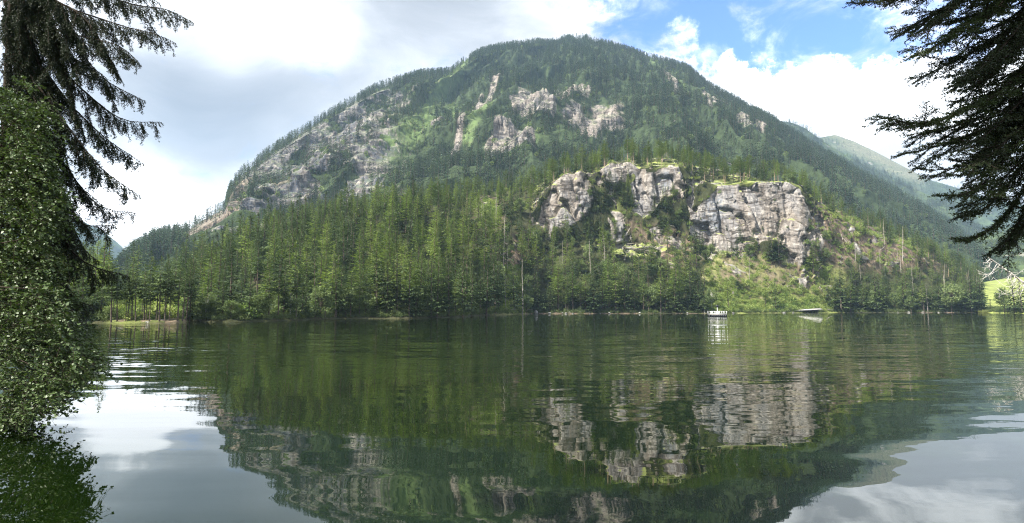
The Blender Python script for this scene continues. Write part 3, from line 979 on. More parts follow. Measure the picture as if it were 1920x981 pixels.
def instancer(name, protos, P, rotz, scale, idx, label, cat, kind='stuff', tilt=None):
    """one object: points that carry copies of the prototype meshes"""
    colp = bpy.data.collections.new(name + '_sources')
    for i, me in enumerate(protos):
        ob = bpy.data.objects.new('%s_%02d' % (name, i), me)
        colp.objects.link(ob)
    me = bpy.data.meshes.new(name)
    me.vertices.add(len(P)); me.vertices.foreach_set('co', np.asarray(P, np.float32).ravel())
    rot = np.zeros((len(P), 3), np.float32); rot[:, 2] = rotz
    if tilt is not None: rot[:, :2] = tilt
    at1 = me.attributes.new('irot', 'FLOAT_VECTOR', 'POINT'); at1.data.foreach_set('vector', rot.ravel())
    sc3 = np.asarray(scale, np.float32)
    if sc3.ndim == 1: sc3 = np.repeat(sc3[:, None], 3, 1)
    at2 = me.attributes.new('iscale', 'FLOAT_VECTOR', 'POINT'); at2.data.foreach_set('vector', sc3.ravel())
    at3 = me.attributes.new('iidx', 'INT', 'POINT'); at3.data.foreach_set('value', np.asarray(idx, np.int32))
    o = link(name, me)
    ng = bpy.data.node_groups.new(name, 'GeometryNodeTree')
    ng.interface.new_socket('Geometry', in_out='INPUT', socket_type='NodeSocketGeometry')
    ng.interface.new_socket('Geometry', in_out='OUTPUT', socket_type='NodeSocketGeometry')
    gi = ng.nodes.new('NodeGroupInput'); go = ng.nodes.new('NodeGroupOutput')
    iop = ng.nodes.new('GeometryNodeInstanceOnPoints')
    ci = ng.nodes.new('GeometryNodeCollectionInfo'); ci.inputs['Collection'].default_value = colp
    ci.inputs['Separate Children'].default_value = True; ci.inputs['Reset Children'].default_value = True
    def na(nm, tp):
        q = ng.nodes.new('GeometryNodeInputNamedAttribute'); q.data_type = tp; q.inputs['Name'].default_value = nm
        return q.outputs['Attribute']
    L = ng.links.new
    L(gi.outputs[0], iop.inputs['Points']); L(ci.outputs[0], iop.inputs['Instance'])
    iop.inputs['Pick Instance'].default_value = True
    L(na('iidx', 'INT'), iop.inputs['Instance Index'])
    e2r = ng.nodes.new('FunctionNodeEulerToRotation'); L(na('irot', 'FLOAT_VECTOR'), e2r.inputs[0])
    L(e2r.outputs[0], iop.inputs['Rotation'])
    L(na('iscale', 'FLOAT_VECTOR'), iop.inputs['Scale'])
    L(iop.outputs[0], go.inputs[0])
    md = o.modifiers.new('instances', 'NODES'); md.node_group = ng
    tag(o, label, cat, kind=kind)
    return o


# ---- prototypes
rp = np.random.default_rng(5)
PROTO = {}
SPEC = {'spruce': ('spruce', 6, 'spruce', 'trunk'), 'larch': ('larch', 5, 'larch', 'trunk'), 'pine': ('pine', 5, 'pine', 'pine_bark'), 'tall': ('tall', 4, 'spruce', 'trunk')}
for kk, (shape, n, mcr, mtr) in SPEC.items():
    PROTO[kk] = []
    for i in range(n):
        c, t = conifer(shape, 10.0 * 2, rp)
        PROTO[kk].append((c, t, mcr, mtr))
PROTO['broad'] = [broadleaf(12.0, rp) + ('leaf', 'birch_bark' if i == 3 else 'trunk') for i in range(4)]
HREF = {'spruce': 20.0, 'larch': 20.0, 'pine': 20.0, 'tall': 20.0, 'broad': 12.0, 'dead': 20.0}
PM, PJ = {}, {}
for kk, lst in PROTO.items():
    PM[kk] = []; PJ[kk] = []
    for i, (c, t, mcr, mtr) in enumerate(lst):
        me1, me2 = c.mesh('crown'), t.mesh('trunk')
        me1.materials.append(M[mcr]); me2.materials.append(M[mtr])
        PM[kk].append((me1, me2)); PJ[kk].append(two_mat(kk, c, t, M[mcr], M[mtr]))
PM['dead'] = []
for i in range(4):
    me = dead_tree(20.0, rp).mesh('dead_tree'); me.materials.append(M['dead']); PM['dead'].append(me)


# ================================================================== FOREST ON THE FOOTHILL
rf = np.random.default_rng(21)
cpx, cpy = HILL.cpx, HILL.cpy
Tc = HILL.T[:-1, :-1] * np.ones_like(cpx)
rock_c = HILL.at['rock'][:-1, :-1]
A_ = lambda polys, soft=6: area(cpx, cpy, polys, soft)
open_slope = A_([[(1322, 482), (1400, 470), (1500, 500), (1558, 505), (1558, 600), (1322, 600)]])
slide = A_([[(936, 505), (982, 500), (988, 600), (934, 600)], [(890, 405), (912, 378), (932, 382), (936, 420), (900, 428)]], 4)
brown = A_([[(1520, 395), (1560, 385), (1640, 430), (1740, 470), (1740, 492), (1650, 498), (1560, 480), (1515, 470)]])
meadow = A_([[(1841, 520), (1885, 512), (2400, 500), (2400, 600), (1841, 600)]], 3)
groveL = A_([[(200, 550), (345, 550), (352, 612), (200, 612)]], 3)
below = A_([[(1170, 400), (1320, 430), (1330, 500), (1180, 500)]], 10)
dens = np.ones_like(cpx)
dens *= (1 - .97 * open_slope) * (1 - .96 * slide) * (1 - .80 * brown) * (1 - meadow) * (1 - .97 * groveL) * (1 - .35 * below)
dens *= np.where(rock_c > .5, .12, 1.0)
dens *= np.where(Tc < 2.02, 0, 1.0) * np.where(Tc < 3.1, 2.2, 1.0)
dens *= np.where((Tc > 5.0) & (Tc < 6.3), 1.25, 1.0)
dens *= np.where(HILL.cnz < .30, .8, 1.0)
dens *= np.where(HILL.P[:-1, :-1, 2] < 0.8, 0, 1)
dens *= np.where((cpx < -250) | (cpx > 2250), .4, 1)
Pc, rr, cc = scatter(HILL, dens, 6500, rf)
# keep trees at least a few metres apart
cell, keep = {}, []
for i, q in enumerate(Pc):
    dmin = 4.2 if q[1] < 260 else 5.0
    kx, ky = int(q[0] // 4), int(q[1] // 4)
    ok = True
    for ax in (-1, 0, 1):
        for ay in (-1, 0, 1):
            for j in cell.get((kx + ax, ky + ay), ()):
                if (Pc[j][0] - q[0]) ** 2 + (Pc[j][1] - q[1]) ** 2 + (.7 * (Pc[j][2] - q[2])) ** 2 < dmin * dmin: ok = False
    if ok:
        cell.setdefault((kx, ky), []).append(i); keep.append(i)
Pc = Pc[keep]; rr = rr[keep]; cc = cc[keep]
tpx, tpy = proj(Pc)
tT = Tc[rr, cc]


def zone_of(px, py, T):
    if px < 205: return 'behind the alder at the left edge', 'far left shore trees'
    if px < 360: return 'in the grove at the left lake end', 'left grove trees'
    if T < 3.4:
        if px < 640: return 'on the far shore left of the lake centre', 'trees of the left far shore'
        if px < 932: return 'on the shore left of the landslide clearing', 'shore trees left of the clearing'
        if px < 1325: return 'between clearing and raft', 'shore trees between clearing and raft'
        if px < 1560: return 'on the bushy slope behind the raft', 'trees on the open slope'
        return 'on the far shore right of the low jetty', 'shore trees right of the jetty'
    lv, lg = ('low on', 'lower') if T < 4.3 else (('mid', 'middle') if T < 5.3 else ('topping', 'upper'))
    if px < 530: return lv + ' the leftmost slope', lg + ' part of the leftmost forest slope'
    if px < 700: return lv + ' the left forest slope', lg + ' part of the left forest slope'
    if px < 860: return lv + ' the slope left of the brown scar', lg + ' part of the slope left of the scar'
    if px < 1000: return lv + ' the slope between brown scar and left cliff', lg + ' part of the slope by the left cliff'
    if T < 5.0:
        if px < 1190: return 'on the steep slope by the left cliff', 'trees around the left cliff'
        if px < 1300: return 'between the two big cliffs', 'trees between the cliffs'
        if px < 1525: return 'at or on the right main cliff', 'trees around the main cliff'
        return 'on the brown slope right of the cliffs', 'trees on the windthrown slope'
    if px < 1130: return 'on the wooded rim above the left cliff', 'rim above the left cliff'
    if px < 1300: return 'on the wooded rim above the middle cliff', 'rim above the middle cliff'
    if px < 1530: return 'on the wooded rim above the right main cliff', 'rim above the main cliff'
    return 'on the right hand descending ridge', 'trees on the right hand ridge'


KN = {'spruce': ('spruce_tree', 'spruce', 'dark spruce'), 'larch': ('larch_tree', 'larch', 'light larch'), 'pine': ('pine_tree', 'pine', 'tufted pine'),
      'tall': ('tall_spruce', 'spruce', 'bare stemmed spruce'), 'broad': ('broadleaf_tree', 'broadleaf tree', 'broadleaf tree'), 'dead': ('dead_tree', 'dead tree', 'grey dead tree')}


def make_tree(kind, P, h, rz, vi, label, group, wid=1.0):
    nm, cat, _ = KN[kind]
    s = h / HREF[kind]
    if kind == 'dead':
        o = bpy.data.objects.new(nm, PM['dead'][vi % 4]); COL.objects.link(o)
    else:
        o = bpy.data.objects.new(nm, None); COL.objects.link(o); o.empty_display_size = .5
        for part, me in zip(('crown', 'trunk'), PM[kind][vi % len(PM[kind])]):
            c = bpy.data.objects.new(part, me); COL.objects.link(c); c.parent = o
    o.location = P; o.rotation_euler = (random.gauss(0, .02), random.gauss(0, .02), rz); o.scale = (s * wid, s * wid, s)
    tag(o, label, cat, group)
    return o


n = len(Pc)
hh = np.interp(Pc[:, 1], [110, 170, 240, 330, 380, 430, 480, 600], [14, 19, 22, 26, 19, 16.5, 16.5, 17])
hh0 = rf.uniform(.62, 1.18, n)
hh = hh * hh0
hh = np.where((tpx > 1000) & (tpx < 1530) & (tT > 4.0) & (tT < 5.0), hh * .62, hh)
hh = np.where(rock_c[rr, cc] > .5, hh * .5, hh)
kinds = []
for i in range(n):
    x, T = tpx[i], tT[i]
    if x < 360: pr = dict(spruce=.55, larch=.2, tall=.25)
    elif T > 5.0 and x > 1020: pr = dict(spruce=.34, larch=.28, pine=.38)
    elif T > 5.0: pr = dict(spruce=.4, larch=.42, pine=.18)
    elif x < 640: pr = dict(spruce=.74, larch=.16, tall=.06, pine=.04)
    elif x < 930: pr = dict(spruce=.50, larch=.38, tall=.06, pine=.06)
    elif x < 1330: pr = dict(spruce=.36, larch=.38, broad=.16, tall=.06, dead=.04) if T < 4 else dict(spruce=.62, larch=.2, broad=.12, dead=.06)
    elif x < 1560: pr = dict(spruce=.45, broad=.35, larch=.1, dead=.1)
    else: pr = dict(spruce=.42, larch=.32, broad=.14, tall=.05, dead=.07) if T < 4 else dict(spruce=.32, larch=.3, pine=.13, dead=.25)
    ks = list(pr); kinds.append(ks[rf.choice(len(ks), p=np.array([pr[q] for q in ks]) / sum(pr.values()))])
kinds = np.array(kinds)
hh = np.where(kinds == 'broad', hh * .55, hh)
size_px = hh * FPX / Pc[:, 1]
vis = (tpx > -30) & (tpx < 1950) & (tT < 6.4)
score = np.where(vis, size_px, 0)
indiv = np.zeros(n, bool)
for kk in KN:
    ii = np.where(kinds == kk)[0]
    ii = ii[np.argsort(-score[ii])][:240]
    indiv[ii[score[ii] > 0]] = True
ONES = 'first second third fourth fifth sixth seventh eighth ninth tenth eleventh twelfth thirteenth fourteenth fifteenth sixteenth seventeenth eighteenth nineteenth'.split()


def ordinal(k):
    if k == 0: return 'last'
    if k <= 19: return ONES[k - 1]
    t, u = divmod(k, 10)
    if k >= 100: return 'hundred and ' + ordinal(k - 100)
    tens = {2: 'twent', 3: 'thirt', 4: 'fort', 5: 'fift', 6: 'sixt', 7: 'sevent', 8: 'eight', 9: 'ninet'}[t]
    return tens + 'ieth' if u == 0 else tens + 'y-' + ONES[u - 1]


fam = {}
for i in np.where(indiv)[0]:
    ph, gr = zone_of(tpx[i], tpy[i], tT[i])
    adj = 'short ' if hh0[i] < .8 else ('tall ' if hh0[i] > 1.02 else 'middling ')
    fam.setdefault((adj, kinds[i], ph, gr), []).append(i)
ordn = {}
for key, lst in fam.items():
    for k_, i in enumerate(sorted(lst, key=lambda q: tpx[q])):
        ordn[i] = (key, (', ' + ordinal(k_ + 1) + ' from left') if len(lst) > 1 else '')
for i in np.where(indiv)[0]:
    kind = kinds[i]
    (adj, _, ph, gr), od = ordn[i]
    ph = ph + od
    make_tree(kind, Pc[i], hh[i], rf.uniform(0, 6.28), int(rf.integers(99)), adj + KN[kind][2] + ' ' + ph, adj + KN[kind][1] + ' ' + gr, rf.uniform(.95, 1.45))
stuffname = {'spruce': ('spruce_forest', 'mass of further dark spruces on the wooded foothill slopes', 'forest'), 'larch': ('larch_forest', 'mass of further light green larches on the foothill slopes', 'forest'),
             'pine': ('pine_forest', 'mass of further pines along the wooded foothill rim', 'forest'), 'tall': ('pole_forest', 'mass of further bare stemmed spruces outside the main slopes', 'forest'),
             'broad': ('broadleaf_forest', 'mass of further round broadleaf trees on the foothill', 'forest')}
for kk, (nm, lb, cat) in stuffname.items():
    ii = np.where((kinds == kk) & ~indiv)[0]
    if len(ii) == 0: continue
    instancer(nm, PJ[kk], Pc[ii], rf.uniform(0, 6.28, len(ii)), hh[ii] / HREF[kk], rf.integers(0, len(PJ[kk]), len(ii)), lb, cat)
print('foothill trees', n, 'individual', indiv.sum(), {kk: int((kinds == kk).sum()) for kk in KN})


def ground_at(px, py):
    """the lake-facing point of the foothill seen at a picture point"""
    d = np.hypot(HILL.px - px, (HILL.py - py)) + np.where(HILL.T > 6, 40, 0)
    i = np.unravel_index(np.argmin(d), d.shape)
    return HILL.P[i]


SROW = []
# trees one can point to
def placed(kind, px, py, top, label, group=None, vi=0, wid=1.0, rz=0.0):
    q = ground_at(px, py)
    h = (py - top) * q[1] / FPX
    return make_tree(kind, q, h, rz, vi, label, group, wid)


# the front row: trees rooted right at the waterline, crowns hanging to the water
rr_ = np.random.default_rng(8)
sh_ = np.array(SHORE)
for (xa, xb_, step_, hp, phr) in ((100, 204, 12, 88, 'at the waterline behind the alder'), (352, 640, 14, 108, 'at the waterline of the left far shore'), (640, 930, 15, 112, 'at the waterline left of the clearing'),
                                  (988, 1322, 17, 84, 'at the waterline between clearing and raft'), (1565, 1842, 17, 84, 'at the waterline right of the jetty')):
    x = xa; cn = {}
    while x < xb_:
        a_, e_ = ray(x, np.interp(x, sh_[:, 0], sh_[:, 1])); D = CAMH / (-e_) + rr_.uniform(.6, 3.5)
        kd = rr_.choice(['spruce', 'spruce', 'spruce', 'larch', 'broad', 'tall'] if xa < 900 else ['spruce', 'larch', 'larch', 'broad', 'spruce'])
        h = hp * rr_.uniform(.55, 1.15) * D / FPX * (.5 if kd == 'broad' else 1)
        cn[kd] = cn.get(kd, 0) + 1
        make_tree(kd, (a_ * D, D, .35), h, rr_.uniform(0, 6.28), int(rr_.integers(99)), KN[kd][2] + ' ' + phr + ', ' + ordinal(cn[kd]) + ' from left', KN[kd][1] + ' row ' + phr, rr_.uniform(1.1, 1.5))
        x += step_ * rr_.uniform(.5, 1.5)

# tall poles of the left grove, the sunny glade shows between their stems
for j, (x, y, t) in enumerate(sorted([(208, 604, 500), (221, 602, 497), (233, 603, 508), (247, 600, 494), (256, 603, 503), (268, 601, 492), (282, 603, 500), (291, 600, 497), (300, 602, 488),
                               (306, 603, 496), (318, 600, 500), (330, 603, 493), (340, 602, 488), (214, 598, 506), (240, 598, 500), (262, 598, 498), (275, 598, 505), (312, 598, 492), (350, 601, 485)])):
    placed('tall', x + rf.uniform(-4, 4), y, t + rf.uniform(-10, 32), 'bare stemmed spruce before the sunny glade at the left shore, ' + ordinal(j + 1) + ' from left', 'bare stemmed spruces before the glade', j, rf.uniform(.9, 1.5), j * 1.3)
placed('spruce', 355, 603, 505, 'dark spruce with low branches at the right end of the left beach', vi=1, wid=1.25)
placed('spruce', 1462, 496, 418, 'broad dark spruce standing alone before the right half of the main cliff', vi=2, wid=1.35)
placed('spruce', 1449, 494, 436, 'shorter dark spruce tucked left of the broad one before the main cliff', vi=3, wid=1.3)
placed('tall', 1388, 482, 420, 'slender bare stemmed spruce before the left half of the main cliff', vi=1, wid=1.0)
placed('pine', 1372, 484, 456, 'small bushy pine left of the slender spruce under the main cliff', vi=1, wid=1.5)
placed('broad', 1406, 484, 456, 'bright green broadleaf tree right of the slender spruce under the main cliff', vi=0, wid=1.2)
placed('larch', 1524, 528, 458, 'solitary light green larch with a long bare stem on the open slope', vi=0, wid=1.5)
placed('tall', 1269, 532, 462, 'bare stemmed spruce at the upper left edge of the open slope', vi=2)
placed('dead', 980, 590, 486, 'tall bleached dead trunk at the right edge of the landslide clearing', vi=0)
placed('dead', 1692, 488, 424, 'tallest grey snag on the windthrown slope', vi=2)
placed('dead', 943, 515, 400, 'long bare grey stem at the upper left of the landslide clearing', vi=1)
placed('dead', 952, 512, 440, 'shorter bare grey stem just right of the long one above the clearing', vi=3)
for j, x in enumerate((894, 898, 903, 907, 891)):
    placed('dead', x, 412 - j, 368 + j * 2, 'thin bare pole in the cluster beside the small brown scar, ' + ('second', 'third', 'fourth', 'last', 'first')[j] + ' from left', 'bare poles beside the small brown scar', j)
placed('broad', 1785, 586, 534, 'large pale green round tree at the right far shore', vi=1, wid=1.25)
placed('broad', 1708, 587, 556, 'small leaning pale green tree by the stony beach at right', vi=2, wid=1.2)
placed('broad', 1322, 587, 553, 'low grey green willow at the water left of the raft', vi=3, wid=1.2)
placed('dead', 1740, 586, 532, 'pale right hand stem of the pair on the right stony beach', vi=1)
placed('larch', 1733, 587, 527, 'larch with a whitish bare stem beside the right stony beach', vi=0)
placed('spruce', 1822, 586, 500, 'tall dark spruce at the left edge of the bright meadow', vi=4, wid=1.2)
placed('spruce', 1834, 586, 515, 'slim dark spruce nearest the bright meadow', vi=5, wid=1.1)
placed('spruce', 1858, 584, 561, 'small young spruce before the bright meadow', vi=1, wid=1.7)
placed('broad', 1884, 586, 540, 'light willow bush at the right edge of the bright meadow', vi=2, wid=1.1)
placed('spruce', 1903, 586, 507, 'dark spruce behind the bleached fallen tree', vi=0, wid=1.5)
placed('spruce', 1918, 586, 520, 'dark spruce cut by the right frame edge behind the fallen tree', vi=2, wid=1.5)

rg_ = np.random.default_rng(3)
for nm_, box, cnt in (('between left and middle cliff', [(1105, 345), (1135, 345), (1180, 345), (1190, 400), (1145, 400), (1125, 420), (1100, 415)], 30),
                      ('between middle and right main cliff', [(1236, 375), (1262, 372), (1292, 350), (1296, 400), (1286, 440), (1300, 468), (1240, 440), (1215, 425)], 24),
                      ('under the left cliff', [(1000, 430), (1150, 430), (1165, 470), (1000, 480)], 22),
                      ('under the right main cliff', [(1310, 468), (1400, 468), (1480, 468), (1490, 488), (1310, 488)], 12)):
    bx_ = np.array(box); pts_ = []
    while len(pts_) < cnt:
        x, y = rg_.uniform(bx_[:, 0].min(), bx_[:, 0].max()), rg_.uniform(bx_[:, 1].min(), bx_[:, 1].max())
        if sdf(np.array([x]), np.array([y]), box)[0] < 0: pts_.append((x, y))
    for j, (x, y) in enumerate(sorted(pts_)):
        kd = 'spruce' if rg_.random() < .72 else ('broad' if rg_.random() < .5 else 'larch')
        placed(kd, x, y, y - rg_.uniform(24, 44) * (.6 if kd == 'broad' else 1), KN[kd][2] + ' in the steep wood ' + nm_ + ', ' + ordinal(j + 1) + ' from left', 'trees ' + nm_, j, rg_.uniform(1.0, 1.5), j * 1.7)

# ---- undergrowth, bushes
BU = []
for i in range(4):
    me = bush(rp).mesh('bush'); me.materials.append(M['bush']); BU.append(me)
gc_ = HILL.at['grass'][:-1, :-1]; sc_ = HILL.at['soil'][:-1, :-1]
upper_ = A_([[(1322, 478), (1400, 468), (1500, 498), (1530, 505), (1530, 540), (1400, 535), (1322, 530)]], 8)
d2 = (open_slope * (1.6 - 1.1 * upper_) + slide * 1.4 + .35 * brown + .25 * groveL + .03 + .25 * below) * np.where(rock_c > .5, .10, 1) * (1 - meadow) * np.where(HILL.P[:-1, :-1, 2] < .4, 0, 1) * (Tc < 6.2)
Pb, _, _ = scatter(HILL, d2, 4200, rf)
instancer('undergrowth', BU, Pb, rf.uniform(0, 6.28, len(Pb)), rf.uniform(.8, 2.3, len(Pb)) * np.where(rf.random(len(Pb)) < .1, 1.6, 1), rf.integers(0, 4, len(Pb)), 'green bushes and brambles covering the open slope behind raft and jetty', 'undergrowth')
# continuous low bushes along the waterline
d3 = np.where((Tc > 1.55) & (Tc < 2.5) & (HILL.P[:-1, :-1, 2] > .15), 1.0, 0) * (1 - .8 * groveL) * (1.2 + fbm(HILL.P[:-1, :-1] / 9.0 + 4, 2))
d3 = d3 * ((HILL.cpx > -60) & (HILL.cpx < 1960)) * np.where(HILL.cpx < 930, .75, 1)
Ps, _, _ = scatter(HILL, d3, 4200, rf)
BS = []
for i in range(3):
    me = bush(rp).mesh('shore_bush'); me.materials.append(M['pine']); BS.append(me)
instancer('shore_scrub', BS, Ps, rf.uniform(0, 6.28, len(Ps)), rf.uniform(.5, 1.5, len(Ps)), rf.integers(0, 3, len(Ps)), 'low green scrub fringing the far waterline', 'scrub')
# young spruces and shade bushes under the shore trees
UB = []
for i in range(3):
    me = bush(rp, 200, 1.1).mesh('understory_bush'); me.materials.append(M['pine']); UB.append(me)
d5 = np.where((Tc > 1.9) & (Tc < 3.6), 1.0, 0.0) * (1 - .9 * groveL) * (1 - slide) * (1 - open_slope) * (1 - meadow)
Pu, _, _ = scatter(HILL, d5, 3000, rf)
instancer('understory', UB, Pu, rf.uniform(0, 6.28, len(Pu)), np.stack([rf.uniform(1.0, 2.2, len(Pu))] * 2 + [rf.uniform(1.2, 3.2, len(Pu))], 1), rf.integers(0, 3, len(Pu)), 'dark green undergrowth beneath the trees along the far shore', 'undergrowth')
# beech-like bright undergrowth filling the sunny glade behind the left grove
g_pts = np.stack([np.interp(rf.random(260), [0, 1], [ray(203, 580)[0], ray(348, 580)[0]]), rf.uniform(165, 205, 260)], 1)
Pg = np.stack([g_pts[:, 0] * g_pts[:, 1], g_pts[:, 1], np.interp(g_pts[:, 1], [165, 205], [2.2, 4.0])], 1)
instancer('glade_scrub', BU, Pg, rf.uniform(0, 6.28, 260), rf.uniform(1.6, 3.4, 260), rf.integers(0, 4, 260), 'sunlit pale green scrub in the glade behind the left grove', 'scrub')

# ---- fallen logs, boulders
def log_mesh(rng):
    t = Geo(); L = 10.0
    pts = np.array([[-5, 0, .12], [-2, .1, .16], [2, -.05, .15], [5, .1, .1]])
    t.tube(pts, [.20, .17, .13, .05], 6)
    for _ in range(9):
        x = rng.uniform(-3.5, 4.6); a = rng.uniform(.2, 2.9); l = rng.uniform(.4, 1.4)
        t.tube([[x, 0, .15], [x + l * .3, l * math.cos(a), .15 + l * math.sin(a)]], [.05, .015], 3)
    return t.mesh('fallen_log')
LOGS = [log_mesh(rp) for _ in range(3)]
for me in LOGS: me.materials.append(M['dead'])
d4 = (open_slope + 1.3 * slide + 1.6 * brown + .8 * below) * np.where(rock_c > .5, .3, 1) * np.where(HILL.P[:-1, :-1, 2] < 1, 0, 1)
Pl, r4, c4 = scatter(HILL, d4, 150, rf)
lx, ly = proj(Pl)
LC = {}
for k_, i in enumerate(np.argsort(lx)):
    o = bpy.data.objects.new('fallen_log', LOGS[i % 3]); COL.objects.link(o)
    o.location = Pl[i] + np.array([0, 0, .25]); 
    P_ = HILL.P; gx = P_[r4[i], c4[i] + 1] - P_[r4[i], c4[i]]
    az = rf.normal(0.0, .9)
    # lie along the slope
    gy = P_[min(r4[i] + 3, P_.shape[0] - 1), c4[i]] - P_[r4[i], c4[i]]
    sl = gy[2] / (abs(gy[1]) + 1e-6)
    dv = np.array([math.cos(az), math.sin(az)]); zt = dv[1] * np.clip(sl, -1.2, 1.2)
    o.rotation_euler = (0, -math.atan(zt), az)
    s = rf.uniform(.5, 1.1); o.scale = (s, s * 1.1, s * 1.1)
    if lx[i] < 1000: z_ = ('bleached log lying in the landslide clearing', 'logs in the landslide clearing')
    elif lx[i] > 1515 and ly[i] < 500: z_ = ('bleached log lying on the brown windthrown slope', 'logs on the windthrown slope')
    elif lx[i] < 1320: z_ = ('bleached log lying on the stony slope between the cliffs', 'logs between the cliffs')
    else: z_ = ('bleached log among bushes on the open slope', 'logs on the open slope')
    LC[z_[1]] = LC.get(z_[1], 0) + 1
    tag(o, z_[0] + ', ' + ordinal(LC[z_[1]]) + ' from left', 'log', z_[1])


def boulder_mesh(rng):
    bmv = []
    n1, n2 = 7, 9
    V = []
    for i in range(n1 + 1):
        th = math.pi * i / n1
        for j in range(n2):
            ph = 2 * math.pi * j / n2
            V.append([math.sin(th) * math.cos(ph), math.sin(th) * math.sin(ph), math.cos(th)])
    V = np.array(V); 
    r = 1 + .25 * fbm(V * 1.3 + rng.uniform(0, 50), 2)
    w1, w2, vv = worley(V * .9 + rng.uniform(0, 50)); r = r * (.8 + .35 * vv)
    V = V * r[:, None] * np.array([1, .8, .62])
    Q = [[i * n2 + j, i * n2 + (j + 1) % n2, (i + 1) * n2 + (j + 1) % n2, (i + 1) * n2 + j] for i in range(n1) for j in range(n2)]
    g = Geo(); g.add(V, Q)
    return g.mesh('boulder')
BO = [boulder_mesh(rp) for _ in range(5)]
for me in BO: me.materials.append(M['stone'])
BL = []
for i in range(80):
    u = rf.random()
    if u < .45: x = rf.choice([1010, 1055, 1068, 1085, 1120, 1132, 1190, 1240, 1300]) + rf.normal(0, 9); z_ = ('pale boulder at the waterline between clearing and raft', 'boulders between clearing and raft')
    elif u < .72: x = rf.uniform(1700, 1800); z_ = ('pale boulder on the right stony beach', 'boulders on the right beach')
    elif u < .86: x = rf.uniform(205, 350); z_ = ('grey boulder on the left beach', 'boulders on the left beach')
    else: x = rf.uniform(1330, 1700); z_ = ('pale boulder at the waterline near the jetty', 'boulders near the jetty')
    sh = np.array(SHORE)
    a_, e_ = ray(x, np.interp(x, sh[:, 0], sh[:, 1])); D = CAMH / (-e_) + rf.uniform(-.6, 2.2)
    o = bpy.data.objects.new('boulder', BO[i % 5]); COL.objects.link(o)
    s = (.18 + .9 * rf.random() ** 2.5) * (1 if D > 200 else .45)
    o.location = (a_ * D, D, .1 + .1 * s + max(0, (D + e_ * 0 - CAMH / (-e_))) * .2); o.scale = (s, s, s); o.rotation_euler = (0, 0, rf.uniform(0, 6.28))
    BL.append((z_, x, o))
cnt_ = {}
for z_, x, o in sorted(BL, key=lambda q: q[1]):
    cnt_[z_[1]] = cnt_.get(z_[1], 0) + 1
    tag(o, z_[0] + ', ' + ordinal(cnt_[z_[1]]) + ' from left', 'boulder', z_[1])
o = bpy.data.objects.new('boulder', BO[1]); COL.objects.link(o)
D = CAMH / (-ray(1005, 588.6)[1]); o.location = (ray(1005, 588)[0] * D, D, .7); o.scale = (1.0, .9, 1.9)
tag(o, 'upright white boulder at the waterline just right of the landslide clearing', 'boulder')

# ================================================================== MOUNTAIN FORESTS
FT = []
for i in range(6):
    c, t = far_tree(rp); FT.append(two_mat('far_spruce', c, t, M['far'], M['trunk']))
FR = []
for i in range(2):
    c, t = far_round(rp); FR.append(two_mat('far_broad', c, t, M['leaf'], M['trunk']))


def far_forest(S, n, hm, dens_fn, name, label, rounds=.08):
    rg = np.random.default_rng(len(name))
    px, py = S.cpx, S.cpy
    T = S.T[:-1, :-1] * np.ones_like(px)
    rk = S.at['rock'][:-1, :-1]; gr = S.at['grass'][:-1, :-1]
    d = np.clip(1 - 1.0 * rk, .14, 1) * np.clip(1 - .80 * gr, .1, 1) * (T < 2.25)
    P_ = S.P[:-1, :-1]
    d = d * (P_[..., 2] > 0) * np.clip(.55 + 1.5 * fbm(P_ / 70.0 + 13, 3), .12, 1.3)
    if dens_fn is not None: d = d * dens_fn(px, py)
    # slopes far away cover little of the picture: thin out cells that face away
    P, r, c = scatter(S, d / (S.P[:-1, :-1, 1] ** 0.6), n, rg)
    idx = rg.integers(0, 6, n)
    fr = rg.random(n) < rounds + .55 * gr[r, c]
    idx = np.where(fr, 6 + rg.integers(0, 2, n), idx)
    h = hm * rg.uniform(.55, 1.2, n); h = np.where(fr, h * .5, h)
    w_ = h * rg.uniform(.9, 1.25, n)
    sc3 = np.stack([w_, w_, h], 1) / 10.0
    return instancer(name, FT + FR, P, rg.uniform(0, 6.28, n), sc3, idx, label, 'forest')


def md(px, py):
    cut = area(px, py, [POLY_MROCK[11]], 8)
    return (1 - .95 * cut) * np.where((px < -100) | (px > 2100), .3, 1)


far_forest(MOUNT, 24000, 19.0, md, 'mountain_forest', 'dense conifer forest covering the big central mountain')
far_forest(RIDGE_B, 10000, 21.0, None, 'ridge_forest', 'hazy conifer forest on the ridge sloping down at right')
far_forest(RIDGE_C, 6000, 22.0, lambda px, py: 1 - .93 * area(px, py, [[(1530, 235), (1600, 235), (1725, 305), (1735, 345), (1680, 335), (1620, 300), (1570, 275)]], 18), 'high_ridge_forest', 'faint forest patches on the most distant right ridge')
far_forest(HILL_E, 2600, 16.0, None, 'valley_forest', 'green mixed forest behind the bright meadow at right', .45)
far_forest(FARM, 5000, 18.0, None, 'distant_forest', 'blue hazy forest on the distant mountain at left')

# ================================================================== RAFT, JETTY, SHELTER
def wp(px, py, D):
    return at(px, py, D)


